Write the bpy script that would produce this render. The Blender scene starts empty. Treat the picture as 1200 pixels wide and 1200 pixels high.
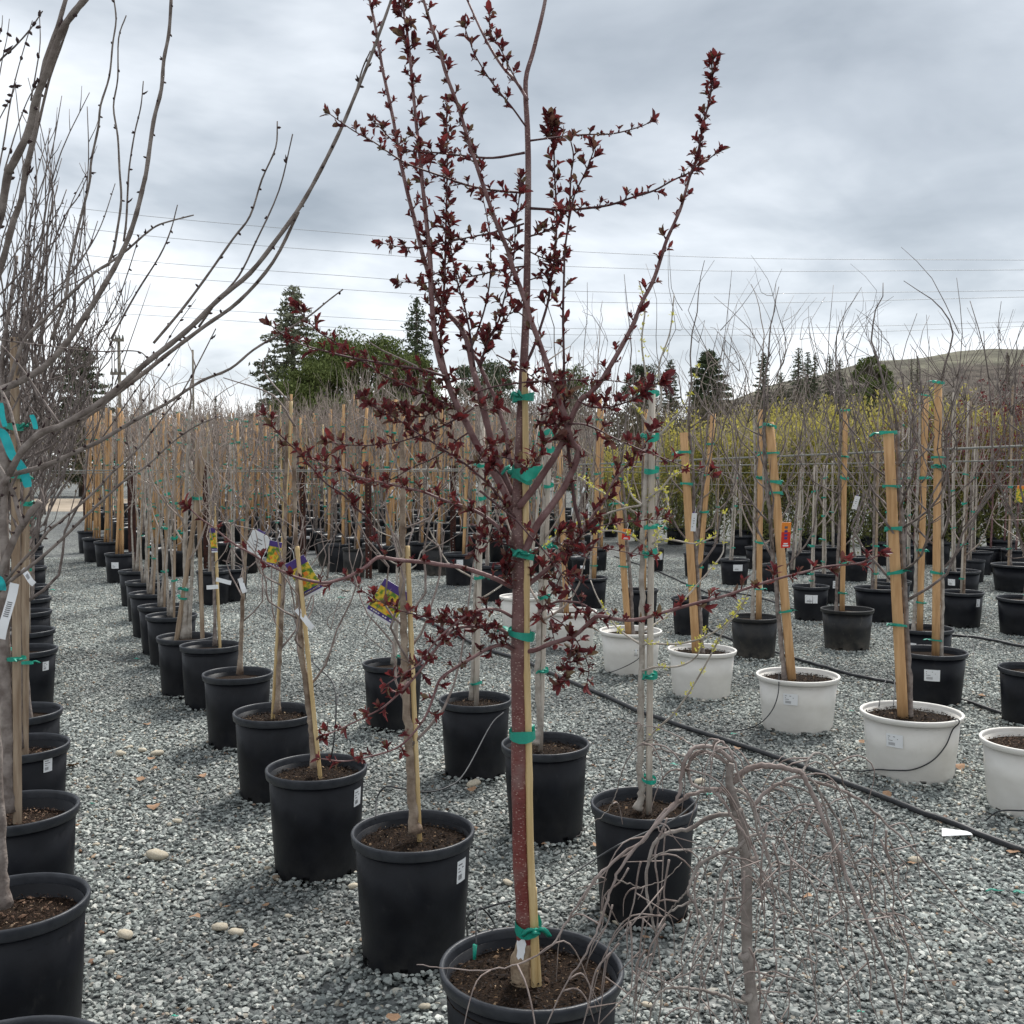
import bpy, math, random
import numpy as np
from mathutils import Vector

# ------------------------------------------------------------------ camera, sky, sun, exposure
SC = bpy.context.scene
COL = SC.collection
R = math.radians
EYE = 1.65
PITCH = math.atan(50/1200)
cam_d = bpy.data.cameras.new('camera'); cam = bpy.data.objects.new('camera', cam_d); COL.objects.link(cam)
cam.location = (0, 0, EYE); cam.rotation_euler = (math.pi/2-PITCH, 0, 0)
cam_d.lens = 36; cam_d.sensor_width = 36; cam_d.clip_start = 0.05; cam_d.clip_end = 6000
SC.camera = cam

SUN_EL, SUN_AZ = R(52), R(25)       # azimuth measured clockwise from +Y
world = bpy.data.worlds.new('World'); SC.world = world; world.use_nodes = True
def build_world():
    nt = world.node_tree; nt.nodes.clear(); N = nt.nodes.new; L = nt.links.new
    out = N('ShaderNodeOutputWorld'); bg = N('ShaderNodeBackground'); bg.inputs['Strength'].default_value = 0.1
    L(bg.outputs[0], out.inputs[0])
    sky = N('ShaderNodeTexSky'); sky.sky_type = 'NISHITA'; sky.sun_disc = False
    sky.sun_elevation = SUN_EL; sky.sun_rotation = SUN_AZ
    tc = N('ShaderNodeTexCoord'); sep = N('ShaderNodeSeparateXYZ'); L(tc.outputs['Generated'], sep.inputs[0])
    def math_(op, a, b=None):
        m = N('ShaderNodeMath'); m.operation = op
        for i, q in enumerate((a, b)):
            if q is None: continue
            if isinstance(q, (int, float)): m.inputs[i].default_value = q
            else: L(q, m.inputs[i])
        return m.outputs[0]
    z = math_('MAXIMUM', sep.outputs[2], 0.0)
    den = math_('ADD', z, 0.22)
    cb = N('ShaderNodeCombineXYZ')
    L(math_('DIVIDE', sep.outputs[0], den), cb.inputs[0]); L(math_('DIVIDE', sep.outputs[1], den), cb.inputs[1])
    cb.inputs[2].default_value = 3.7
    n1 = N('ShaderNodeTexNoise'); n1.inputs['Scale'].default_value = 0.60; n1.inputs['Detail'].default_value = 8
    n1.inputs['Roughness'].default_value = 0.52; n1.inputs['Distortion'].default_value = 0.6
    L(cb.outputs[0], n1.inputs['Vector'])
    n2 = N('ShaderNodeTexNoise'); n2.inputs['Scale'].default_value = 2.1; n2.inputs['Detail'].default_value = 5
    n2.inputs['Roughness'].default_value = 0.5; n2.inputs['Distortion'].default_value = 0.25
    L(cb.outputs[0], n2.inputs['Vector'])
    mixn = math_('ADD', math_('MULTIPLY', n1.outputs[0], 0.70), math_('MULTIPLY', n2.outputs[0], 0.30))
    hz = math_('SUBTRACT', 1.0, math_('MINIMUM', math_('MULTIPLY', z, 3.2), 1.0))   # clouds pale towards the horizon
    mixn = math_('ADD', mixn, math_('MULTIPLY', hz, 0.10))
    cr = N('ShaderNodeValToRGB'); L(mixn, cr.inputs[0])
    e = cr.color_ramp.elements
    e[0].position = 0.39; e[0].color = (0.112, 0.127, 0.143, 1)
    e[1].position = 0.625; e[1].color = (0.385, 0.392, 0.398, 1)
    m = e.new(0.465); m.color = (0.168, 0.184, 0.201, 1)
    m = e.new(0.535); m.color = (0.258, 0.273, 0.289, 1)
    sc = N('ShaderNodeVectorMath'); sc.operation = 'SCALE'; L(cr.outputs[0], sc.inputs[0]); sc.inputs['Scale'].default_value = 10.0
    mx = N('ShaderNodeMix'); mx.data_type = 'RGBA'; mx.inputs['Factor'].default_value = 0.96
    L(sky.outputs[0], mx.inputs[6]); L(sc.outputs[0], mx.inputs[7]); L(mx.outputs[2], bg.inputs['Color'])
build_world()
sd = bpy.data.lights.new('sun', 'SUN'); sd.energy = 1.5; sd.angle = R(18); sd.color = (1, 0.97, 0.92)
sun = bpy.data.objects.new('sun', sd); COL.objects.link(sun)
sv = Vector((math.sin(SUN_AZ)*math.cos(SUN_EL), math.cos(SUN_AZ)*math.cos(SUN_EL), math.sin(SUN_EL)))
sun.rotation_euler = sv.to_track_quat('Z', 'Y').to_euler(); sun.location = (0, 0, 30)
SC.view_settings.view_transform = 'Standard'; SC.view_settings.look = 'None'
SC.view_settings.exposure = 1.75; SC.view_settings.gamma = 1; SC.view_settings.use_curve_mapping = False

# ------------------------------------------------------------------ measuring helpers
def at(px, py, d):
    """point of the place seen in the photograph's pixel (of 1200) at d metres straight ahead"""
    X = (px-600)/1200; Y = (600-py)/1200
    c, s = math.cos(PITCH), math.sin(PITCH)
    k = d/(c+Y*s)
    return np.array((X*k, d, EYE+k*(-s+Y*c)))
def ground(px, py, z=0.0):
    X = (px-600)/1200; Y = (600-py)/1200
    c, s = math.cos(PITCH), math.sin(PITCH)
    k = (z-EYE)/(-s+Y*c)
    return np.array((X*k, k*(c+Y*s), z))

# ------------------------------------------------------------------ mesh helpers
class MB:
    def __init__(self): self.V = []; self.n = 0; self.F = {3: [], 4: []}; self.M = {3: [], 4: []}
    def add(self, V, Q=None, T=None, mi=0):
        V = np.asarray(V, float).reshape(-1, 3)
        for k, A in ((4, Q), (3, T)):
            if A is not None and len(A):
                A = np.asarray(A, int).reshape(-1, k)
                self.F[k].append(A+self.n); self.M[k].append(np.full(len(A), mi, int))
        self.V.append(V); self.n += len(V)
    def mesh(self, name, mats, smooth=True):
        me = bpy.data.meshes.new(name)
        V = np.concatenate(self.V) if self.V else np.zeros((0, 3))
        T = np.concatenate(self.F[3]) if self.F[3] else np.zeros((0, 3), int)
        Q = np.concatenate(self.F[4]) if self.F[4] else np.zeros((0, 4), int)
        mi = np.concatenate([np.concatenate(self.M[k]) if self.M[k] else np.zeros(0, int) for k in (3, 4)])
        me.vertices.add(len(V)); me.vertices.foreach_set('co', V.ravel())
        me.loops.add(T.size+Q.size); me.loops.foreach_set('vertex_index', np.concatenate([T.ravel(), Q.ravel()]))
        me.polygons.add(len(T)+len(Q))
        me.polygons.foreach_set('loop_start', np.concatenate([np.arange(len(T))*3, T.size+np.arange(len(Q))*4]))
        for m in (mats if isinstance(mats, (list, tuple)) else [mats]): me.materials.append(m)
        me.polygons.foreach_set('material_index', mi)
        me.polygons.foreach_set('use_smooth', np.full(len(mi), bool(smooth)))
        me.update(calc_edges=True); me.validate()
        return me
def link(name, me, parent=None, loc=None, rot=None, scale=None, kind=None):
    o = bpy.data.objects.new(name, me); COL.objects.link(o)
    if parent is not None: o.parent = parent
    if loc is not None: o.location = tuple(loc)
    if rot is not None: o.rotation_euler = rot
    if scale is not None: o.scale = scale if hasattr(scale, '__len__') else (scale,)*3
    if kind: o['kind'] = kind
    return o
def obj(name, mb, mats, parent=None, smooth=True, **k): return link(name, mb.mesh(name, mats, smooth), parent, **k)
def tag(o, label=None, cat=None, group=None, kind=None):
    for k, v in (('label', label), ('category', cat), ('group', group), ('kind', kind)):
        if v: o[k] = v
    return o
def thing(name, label, cat, loc=(0, 0, 0), group=None, rz=0):
    return tag(link(name, None, None, loc, (0, 0, rz)), label, cat, group)

REFS = np.array([(1, 0, 0), (0, 1, 0), (0, 0, 1), (.7, .7, 0), (.7, -.7, 0), (0, .7, .7), (.7, 0, .7)], float)
def tube(mb, P, rad, sides=6, mi=0, cap=True, sq=1.0):
    P = np.asarray(P, float); n = len(P)
    rad = np.broadcast_to(np.asarray(rad, float), (n,)) if np.ndim(rad) == 0 or len(rad) == n else np.interp(np.linspace(0, 1, n), np.linspace(0, 1, len(rad)), rad)
    t = np.gradient(P, axis=0); t /= np.maximum(np.linalg.norm(t, axis=1, keepdims=True), 1e-9)
    ref = REFS[np.argmin(np.abs(t@REFS.T).max(0))]; ref = ref/np.linalg.norm(ref)
    a = np.cross(t, ref); a /= np.maximum(np.linalg.norm(a, axis=1, keepdims=True), 1e-9)
    b = np.cross(t, a)
    th = np.arange(sides)*2*math.pi/sides
    V = P[:, None, :]+rad[:, None, None]*(a[:, None, :]*np.cos(th)[None, :, None]+sq*b[:, None, :]*np.sin(th)[None, :, None])
    i = np.arange(n-1)[:, None]*sides; j = np.arange(sides)[None, :]; j2 = (j+1) % sides
    Q = np.stack([i+j, i+j2, i+sides+j2, i+sides+j], -1).reshape(-1, 4)
    V = V.reshape(-1, 3); T = None
    if cap:
        e = (n-1)*sides
        T = [(e, e+k, e+k+1) for k in range(1, sides-1)]+[(0, k+1, k) for k in range(1, sides-1)]
    mb.add(V, Q, T, mi)
def smooth(pts, k=4):
    P = np.asarray(pts, float)
    if len(P) < 3: return np.linspace(P[0], P[-1], k+1)
    A = np.vstack([2*P[0]-P[1], P, 2*P[-1]-P[-2]]); out = []
    u = np.linspace(0, 1, k, endpoint=False)[:, None]
    for i in range(1, len(A)-2):
        p0, p1, p2, p3 = A[i-1], A[i], A[i+1], A[i+2]
        out.append(.5*((2*p1)+(-p0+p2)*u+(2*p0-5*p1+4*p2-p3)*u*u+(-p0+3*p1-3*p2+p3)*u**3))
    return np.vstack(out+[P[-1:]])
def lathe(mb, prof, seg=32, mi=0, holes=None):
    """holes: {ring index: set of segments left open}"""
    prof = np.asarray(prof, float); n = len(prof)
    th = np.arange(seg)*2*math.pi/seg
    V = np.stack([prof[:, None, 0]*np.cos(th), prof[:, None, 0]*np.sin(th), np.repeat(prof[:, None, 1], seg, 1)], -1).reshape(-1, 3)
    Q = []
    for i in range(n-1):
        for j in range(seg):
            if holes and j in holes.get(i, ()): continue
            j2 = (j+1) % seg; Q.append((i*seg+j, i*seg+j2, (i+1)*seg+j2, (i+1)*seg+j))
    mb.add(V, Q, None, mi)
def box(mb, c, s, mi=0, rot=None):
    V = np.array([(x, y, z) for x in (-.5, .5) for y in (-.5, .5) for z in (-.5, .5)])*np.asarray(s)
    if rot is not None: V = V@np.asarray(rot).T
    mb.add(V+np.asarray(c), [(0, 1, 3, 2), (4, 6, 7, 5), (0, 4, 5, 1), (2, 3, 7, 6), (0, 2, 6, 4), (1, 5, 7, 3)], None, mi)
def rotm(axis, a):
    c, s = math.cos(a), math.sin(a)
    return np.array({'x': [(1, 0, 0), (0, c, -s), (0, s, c)], 'y': [(c, 0, s), (0, 1, 0), (-s, 0, c)], 'z': [(c, -s, 0), (s, c, 0), (0, 0, 1)]}[axis])
def unit(v):
    v = np.asarray(v, float); return v/max(np.linalg.norm(v), 1e-9)

# ------------------------------------------------------------------ materials
def mat(name, col, rough=0.7, col2=None, nscale=20, bump=0.0, spec=0.3, island=None, bscale=None, stretch=None, trans=0.0, detail=4, lo=.35, hi=.65):
    m = bpy.data.materials.new(name); m.use_nodes = True; nt = m.node_tree; N = nt.nodes.new; L = nt.links.new
    p = nt.nodes['Principled BSDF']; p.inputs['Roughness'].default_value = rough; p.inputs['Specular IOR Level'].default_value = spec
    p.inputs['Base Color'].default_value = (*col, 1)
    tc = N('ShaderNodeTexCoord'); vec = tc.outputs['Object']
    if stretch:
        mp = N('ShaderNodeMapping'); mp.inputs['Scale'].default_value = stretch; L(vec, mp.inputs[0]); vec = mp.outputs[0]
    c_out = None
    if island:                                     # each loose piece takes its own colour
        g = N('ShaderNodeNewGeometry'); cr = N('ShaderNodeValToRGB'); L(g.outputs['Random Per Island'], cr.inputs[0])
        e = cr.color_ramp.elements
        while len(e) > 1: e.remove(e[-1])
        e[0].position = island[0][0]; e[0].color = (*island[0][1], 1)
        for pos, c in island[1:]:
            q = e.new(pos); q.color = (*c, 1)
        c_out = cr.outputs[0]
    if col2:
        n = N('ShaderNodeTexNoise'); n.inputs['Scale'].default_value = nscale; n.inputs['Detail'].default_value = detail; L(vec, n.inputs['Vector'])
        cr = N('ShaderNodeValToRGB'); e = cr.color_ramp.elements
        e[0].position = lo; e[0].color = (*col, 1); e[1].position = hi; e[1].color = (*col2, 1); L(n.outputs[0], cr.inputs[0])
        if c_out is None: c_out = cr.outputs[0]
        else:
            mx = N('ShaderNodeMix'); mx.data_type = 'RGBA'; mx.blend_type = 'MULTIPLY'; mx.inputs['Factor'].default_value = 1
            L(c_out, mx.inputs[6]); L(cr.outputs[0], mx.inputs[7]); c_out = mx.outputs[2]
    if c_out is not None: L(c_out, p.inputs['Base Color'])
    if bump:
        n = N('ShaderNodeTexNoise'); n.inputs['Scale'].default_value = bscale or nscale*2; n.inputs['Detail'].default_value = 5; L(vec, n.inputs['Vector'])
        b = N('ShaderNodeBump'); b.inputs['Strength'].default_value = bump; b.inputs['Distance'].default_value = 0.01
        L(n.outputs[0], b.inputs['Height']); L(b.outputs[0], p.inputs['Normal'])
    if trans:
        p.inputs['Subsurface Weight'].default_value = 0
        tr = N('ShaderNodeBsdfTranslucent'); ms = N('ShaderNodeMixShader'); ms.inputs[0].default_value = trans
        if c_out is not None: L(c_out, tr.inputs[0])
        else: tr.inputs[0].default_value = (*col, 1)
        L(p.outputs[0], ms.inputs[1]); L(tr.outputs[0], ms.inputs[2]); L(ms.outputs[0], nt.nodes['Material Output'].inputs[0])
    return m
M = {}
M['gravel'] = mat('crushed_stone', (0.80, 0.80, 0.80), 0.85, (1.15, 1.15, 1.12), 90, 0.25, 0.25,
    island=[(0, (.10, .11, .11)), (.25, (.19, .207, .203)), (.5, (.30, .325, .315)), (.78, (.41, .435, .42)), (.91, (.55, .56, .535)), (.95, (.40, .34, .26)), (.965, (.22, .12, .075)), (.975, (.60, .60, .57)), (1, (.70, .69, .65))])
def dampen(m):
    nt = m.node_tree; N = nt.nodes.new; L = nt.links.new; p = nt.nodes['Principled BSDF']; src = p.inputs['Base Color'].links[0].from_socket
    g = N('ShaderNodeNewGeometry'); n = N('ShaderNodeTexNoise'); n.inputs['Scale'].default_value = .6; n.inputs['Detail'].default_value = 6; L(g.outputs['Position'], n.inputs['Vector'])
    cr = N('ShaderNodeValToRGB'); e = cr.color_ramp.elements; e[0].position = .38; e[0].color = (.60, .60, .605, 1); e[1].position = .58; e[1].color = (1.08, 1.08, 1.06, 1); L(n.outputs[0], cr.inputs[0])
    mx = N('ShaderNodeMix'); mx.data_type = 'RGBA'; mx.blend_type = 'MULTIPLY'; mx.inputs['Factor'].default_value = 1
    L(src, mx.inputs[6]); L(cr.outputs[0], mx.inputs[7]); L(mx.outputs[2], p.inputs['Base Color'])
dampen(M['gravel'])
M['stone'] = mat('pale_stone', (.42, .36, .26), .85, (.55, .50, .41), 12, .3)
M['soil'] = mat('potting_soil', (.009, .0065, .005), .95, (.034, .021, .0135), 60, .9, .1, bscale=90)
M['chip'] = mat('bark_chips', (.1, .06, .04), .9, None, island=[(0, (.006, .0045, .004)), (.6, (.018, .0105, .0075)), (.86, (.05, .028, .017)), (.96, (.20, .125, .07)), (1, (.32, .235, .15))])
M['chip_tan'] = mat('dry_mulch', (.1, .06, .04), .9, None, island=[(0, (.02, .012, .009)), (.4, (.055, .029, .019)), (.8, (.14, .082, .052)), (1, (.30, .22, .15))])
M['black'] = mat('black_plastic', (.0045, .005, .0075), .42, (.0085, .0095, .013), 5, .05, .20, bscale=40)
M['blackrim'] = mat('black_plastic_rim', (.020, .0225, .028), .45, (.034, .037, .044), 9, .08, .30, bscale=60)
def scuff(m, dust, amount):
    nt = m.node_tree; N = nt.nodes.new; L = nt.links.new; p = nt.nodes['Principled BSDF']; src = p.inputs['Base Color'].links[0].from_socket
    tc = N('ShaderNodeTexCoord'); oi = N('ShaderNodeObjectInfo'); va = N('ShaderNodeVectorMath'); va.operation = 'ADD'; mu = N('ShaderNodeMath'); mu.operation = 'MULTIPLY'; mu.inputs[1].default_value = 40; L(oi.outputs['Random'], mu.inputs[0])
    L(tc.outputs['Object'], va.inputs[0]); L(mu.outputs[0], va.inputs[1])
    def ns(sc, a, b, stretch):
        mp = N('ShaderNodeMapping'); mp.inputs['Scale'].default_value = stretch; L(va.outputs[0], mp.inputs[0]); n = N('ShaderNodeTexNoise'); n.inputs['Scale'].default_value = sc; n.inputs['Detail'].default_value = 7; n.inputs['Roughness'].default_value = .65; L(mp.outputs[0], n.inputs['Vector'])
        r = N('ShaderNodeMapRange'); r.inputs[1].default_value = a; r.inputs[2].default_value = b; L(n.outputs[0], r.inputs[0]); return r.outputs[0]
    sp = N('ShaderNodeSeparateXYZ'); L(tc.outputs['Object'], sp.inputs[0]); r = N('ShaderNodeMapRange'); r.inputs[1].default_value = .42; r.inputs[2].default_value = 0.0; L(sp.outputs[2], r.inputs[0])
    m1 = N('ShaderNodeMath'); m1.operation = 'MULTIPLY'; L(r.outputs[0], m1.inputs[0]); L(ns(6, .35, .72, (1, 1, 1)), m1.inputs[1])
    m2 = N('ShaderNodeMath'); m2.operation = 'MULTIPLY'; L(ns(9, .60, .74, (1, 1, .5)), m2.inputs[0]); m2.inputs[1].default_value = .55
    m3 = N('ShaderNodeMath'); m3.operation = 'MAXIMUM'; L(m1.outputs[0], m3.inputs[0]); L(m2.outputs[0], m3.inputs[1])
    m4 = N('ShaderNodeMath'); m4.operation = 'MULTIPLY'; L(m3.outputs[0], m4.inputs[0]); m4.inputs[1].default_value = amount
    mx = N('ShaderNodeMix'); mx.data_type = 'RGBA'; L(m4.outputs[0], mx.inputs['Factor']); L(src, mx.inputs[6]); mx.inputs[7].default_value = (*dust, 1); L(mx.outputs[2], p.inputs['Base Color'])
    rr = N('ShaderNodeMapRange'); rr.inputs[3].default_value = .42; rr.inputs[4].default_value = .8; L(m3.outputs[0], rr.inputs[0]); L(rr.outputs[0], p.inputs['Roughness'])
scuff(M['black'], (.055, .052, .048), .5); scuff(M['blackrim'], (.09, .088, .084), .35)
M['dusty'] = mat('dusty_black_plastic', (.014, .015, .017), .6, (.026, .025, .024), 6, .06, .25, bscale=40)
scuff(M['dusty'], (.16, .14, .115), .75)
M['white'] = mat('white_plastic', (.60, .578, .535), .5, (.66, .64, .60), 4, .04, .35, bscale=50)
M['whiterim'] = mat('white_plastic_rim', (.65, .63, .59), .5, (.71, .69, .65), 4, .04, .35, bscale=50)
scuff(M['white'], (.42, .39, .34), .45)
M['wood'] = mat('stake_wood', (.42, .245, .115), .75, (.56, .345, .175), 9, .2, .2, stretch=(6, 6, .6))
M['wood_old'] = mat('weathered_stake', (.24, .17, .115), .8, (.40, .31, .225), 9, .3, .2, stretch=(6, 6, .6))
M['pale_wood'] = mat('pale_stake', (.36, .31, .26), .8, (.52, .465, .40), 9, .3, .2, stretch=(6, 6, .6))
M['bamboo'] = mat('bamboo', (.46, .315, .135), .5, (.62, .47, .25), 7, .1, .4, stretch=(8, 8, .5))
M['tape'] = mat('green_tie_tape', (.006, .25, .17), .4, (.015, .34, .25), 30, .2, .5, bscale=60, trans=.2)
M['teal'] = mat('teal_ribbon', (.01, .28, .31), .4, (.02, .38, .40), 30, .1, .5, trans=.25)
M['redbark'] = mat('red_bark', (.125, .028, .026), .5, (.21, .075, .062), 30, .35, .4, stretch=(1, 1, 1.8), bscale=120)
def red_bark(m):
    nt = m.node_tree; N = nt.nodes.new; L = nt.links.new; p = nt.nodes['Principled BSDF']; tc = N('ShaderNodeTexCoord')
    def ramp(src, a, ca, b, cb):
        cr = N('ShaderNodeValToRGB'); e = cr.color_ramp.elements; e[0].position = a; e[0].color = (*ca, 1); e[1].position = b; e[1].color = (*cb, 1); L(src, cr.inputs[0]); return cr.outputs[0]
    def mix(f, a, b):
        mx = N('ShaderNodeMix'); mx.data_type = 'RGBA'; L(f, mx.inputs['Factor']); L(a, mx.inputs[6]); L(b, mx.inputs[7]); return mx.outputs[2]
    def noise(sc, det, vec=None):
        n = N('ShaderNodeTexNoise'); n.inputs['Scale'].default_value = sc; n.inputs['Detail'].default_value = det; L(vec or tc.outputs['Object'], n.inputs['Vector']); return n.outputs[0]
    low = ramp(noise(16, 5), .35, (.125, .020, .018), .68, (.20, .052, .042)); up = ramp(noise(18, 5), .35, (.105, .043, .040), .68, (.19, .105, .098))
    sep = N('ShaderNodeSeparateXYZ'); L(tc.outputs['Object'], sep.inputs[0])
    ma = N('ShaderNodeMath'); ma.operation = 'MULTIPLY_ADD'; L(noise(5, 3), ma.inputs[0]); ma.inputs[1].default_value = .9; L(sep.outputs[2], ma.inputs[2])
    f = ramp(ma.outputs[0], .0, (0, 0, 0), 1, (1, 1, 1)); mr = N('ShaderNodeMapRange'); mr.inputs[1].default_value = 1.25; mr.inputs[2].default_value = 1.75; L(ma.outputs[0], mr.inputs[0])
    base = mix(mr.outputs[0], low, up)
    grey = ramp(noise(9, 6), .52, (0, 0, 0), .70, (.55, .55, .55)); gc = N('ShaderNodeRGB'); gc.outputs[0].default_value = (.24, .19, .175, 1); base = mix(grey, base, gc.outputs[0])
    mp = N('ShaderNodeMapping'); mp.inputs['Scale'].default_value = (1, 1, 2.2); L(tc.outputs['Object'], mp.inputs[0])
    vo = N('ShaderNodeTexVoronoi'); vo.inputs['Scale'].default_value = 95; L(mp.outputs[0], vo.inputs['Vector'])
    spot = ramp(vo.outputs['Distance'], .17, (.8, .8, .8), .27, (0, 0, 0)); sc = N('ShaderNodeRGB'); sc.outputs[0].default_value = (.42, .30, .25, 1)
    L(mix(spot, base, sc.outputs[0]), p.inputs['Base Color'])
red_bark(M['redbark'])
M['redlimb'] = mat('purple_limb', (.125, .055, .055), .55, (.215, .125, .12), 28, .3, .35, bscale=120)
M['redtwig'] = mat('dark_twig', (.055, .022, .024), .6, (.10, .05, .05), 40, .2, .3)
M['rootbark'] = mat('root_flare_bark', (.22, .155, .10), .8, (.40, .31, .22), 25, .5, .2, bscale=80)
M['redleaf'] = mat('maroon_leaf', (.9, .9, .9), .5, (1.1, 1.1, 1.1), 40, 0, .3, trans=.32,
    island=[(0, (.058, .012, .015)), (.35, (.112, .019, .022)), (.66, (.18, .029, .029)), (.80, (.12, .05, .04)), (1, (.14, .10, .055))])
M['greybark'] = mat('grey_brown_bark', (.135, .108, .095), .75, (.275, .235, .212), 26, .45, .2, bscale=90)
M['darktwig'] = mat('dark_grey_twig', (.10, .08, .073), .75, (.21, .175, .16), 30, .2, .2)
M['palebark'] = mat('pale_bark', (.27, .235, .20), .8, (.43, .39, .345), 25, .4, .2, bscale=90)
M['weepbark'] = mat('weeping_bark', (.145, .12, .107), .7, (.30, .265, .24), 24, .35, .25, bscale=90)
M['pinktwig'] = mat('pinkish_twig', (.165, .125, .11), .65, (.285, .235, .215), 30, .2, .3)
M['tanbark'] = mat('tan_bark', (.145, .10, .072), .8, (.36, .29, .225), 17, .5, .2, bscale=90)
M['fartwig'] = mat('bare_twigs', (.24, .195, .17), .85, (.37, .31, .27), 3, 0, .1)
M['bud'] = mat('yellow_buds', (.62, .56, .07), .6, None, trans=.2, island=[(0, (.50, .46, .05)), (1, (.72, .68, .16))])
M['darkbud'] = mat('dark_buds', (.045, .025, .025), .7)
M['iron'] = mat('rusty_iron', (.022, .0075, .006), .75, (.060, .020, .013), 14, .3, .3)
M['cable'] = mat('steel_cable', (.20, .20, .18), .5, None, spec=.5)
M['wire'] = mat('aluminium_wire', (.34, .35, .36), .5)
M['hose'] = mat('black_hose', (.014, .015, .018), .5, (.03, .031, .034), 20, .05, .4)
M['paper'] = mat('white_label', (.74, .75, .76), .5)
M['ink'] = mat('label_print', (.12, .12, .13), .6)
M['purple'] = mat('purple_print', (.075, .045, .20), .4)
M['tagpic'] = mat('fruit_picture', (.10, .22, .03), .4, (.72, .50, .05), 55, 0, .4, detail=2, lo=.42, hi=.58)
M['orange'] = mat('orange_print', (.78, .25, .04), .4)
M['red'] = mat('red_print', (.62, .035, .02), .4)
M['dryleaf'] = mat('dry_leaf', (.24, .13, .075), .8, (.40, .26, .16), 30, .2)
M['conifer'] = mat('conifer_needles', (.9, .9, .9), .8, None, spec=.1, island=[(0, (.045, .062, .036)), (.5, (.078, .102, .055)), (1, (.13, .15, .08))])
M['greyfir'] = mat('grey_green_needles', (.9, .9, .9), .8, None, spec=.1, island=[(0, (.12, .135, .092)), (.5, (.18, .195, .13)), (1, (.25, .255, .175))])
M['pine'] = mat('pine_needles', (.9, .9, .9), .8, None, spec=.1, island=[(0, (.065, .085, .028)), (.5, (.115, .145, .046)), (1, (.185, .215, .075))])
M['yellowleaf'] = mat('yellow_green_leaves', (.9, .9, .9), .6, None, trans=.42, island=[(0, (.25, .225, .06)), (.5, (.40, .355, .085)), (1, (.56, .49, .14))])
M['greenleaf'] = mat('green_leaves', (.9, .9, .9), .6, None, trans=.25, island=[(0, (.08, .10, .03)), (.5, (.17, .19, .055)), (1, (.28, .275, .09))])
M['scrub'] = mat('far_scrub', (.9, .9, .9), .9, None, spec=.05, island=[(0, (.07, .058, .042)), (.5, (.115, .095, .068)), (1, (.17, .15, .09))])
M['pole'] = mat('weathered_pole', (.14, .125, .10), .9, (.22, .20, .16), 5, .1)
M['trunk'] = mat('far_trunk', (.075, .058, .045), .9, (.13, .105, .085), 3, .2)

# ------------------------------------------------------------------ ground, hill, far dirt
def ground_mat():
    m = bpy.data.materials.new('gravel_ground'); m.use_nodes = True; nt = m.node_tree; N = nt.nodes.new; L = nt.links.new
    p = nt.nodes['Principled BSDF']; p.inputs['Roughness'].default_value = .9; p.inputs['Specular IOR Level'].default_value = .15
    tc = N('ShaderNodeTexCoord')
    vo = N('ShaderNodeTexVoronoi'); vo.inputs['Scale'].default_value = 42; L(tc.outputs['Object'], vo.inputs['Vector'])
    sx = N('ShaderNodeSeparateColor'); L(vo.outputs['Color'], sx.inputs[0])
    cr = N('ShaderNodeValToRGB'); e = cr.color_ramp.elements
    e[0].position = 0; e[0].color = (.065, .07, .07, 1); e[1].position = 1; e[1].color = (.30, .305, .295, 1)  # whole ramp darkened: self-shadow between unmodelled stones is put into the colour
    q = e.new(.5); q.color = (.15, .16, .157, 1); L(sx.outputs[0], cr.inputs[0])
    n = N('ShaderNodeTexNoise'); n.inputs['Scale'].default_value = .35; n.inputs['Detail'].default_value = 5; L(tc.outputs['Object'], n.inputs['Vector'])
    c2 = N('ShaderNodeValToRGB'); f = c2.color_ramp.elements
    f[0].position = .35; f[0].color = (.72, .72, .74, 1); f[1].position = .68; f[1].color = (1.1, 1.1, 1.06, 1); L(n.outputs[0], c2.inputs[0])
    mx = N('ShaderNodeMix'); mx.data_type = 'RGBA'; mx.blend_type = 'MULTIPLY'; mx.inputs['Factor'].default_value = 1
    L(cr.outputs[0], mx.inputs[6]); L(c2.outputs[0], mx.inputs[7]); L(mx.outputs[2], p.inputs['Base Color'])
    b = N('ShaderNodeBump'); b.inputs['Strength'].default_value = .8; b.inputs['Distance'].default_value = .02
    L(vo.outputs['Distance'], b.inputs['Height']); b.invert = True; L(b.outputs[0], p.inputs['Normal'])
    return m
mb = MB(); mb.add([(-900, -30, 0), (900, -30, 0), (900, 1400, 0), (-900, 1400, 0)], [(0, 1, 2, 3)])
obj('ground', mb, ground_mat(), kind='structure')
mb = MB(); mb.add([(-60, 40, .006), (-12, 40, .006), (-6, 56, .006), (-60, 60, .006)], [(0, 1, 2, 3)])
obj('dirt_road', mb, mat('pale_dirt', (.27, .22, .165), .95, (.36, .30, .235), 1.2, .2), kind='structure')

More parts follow.
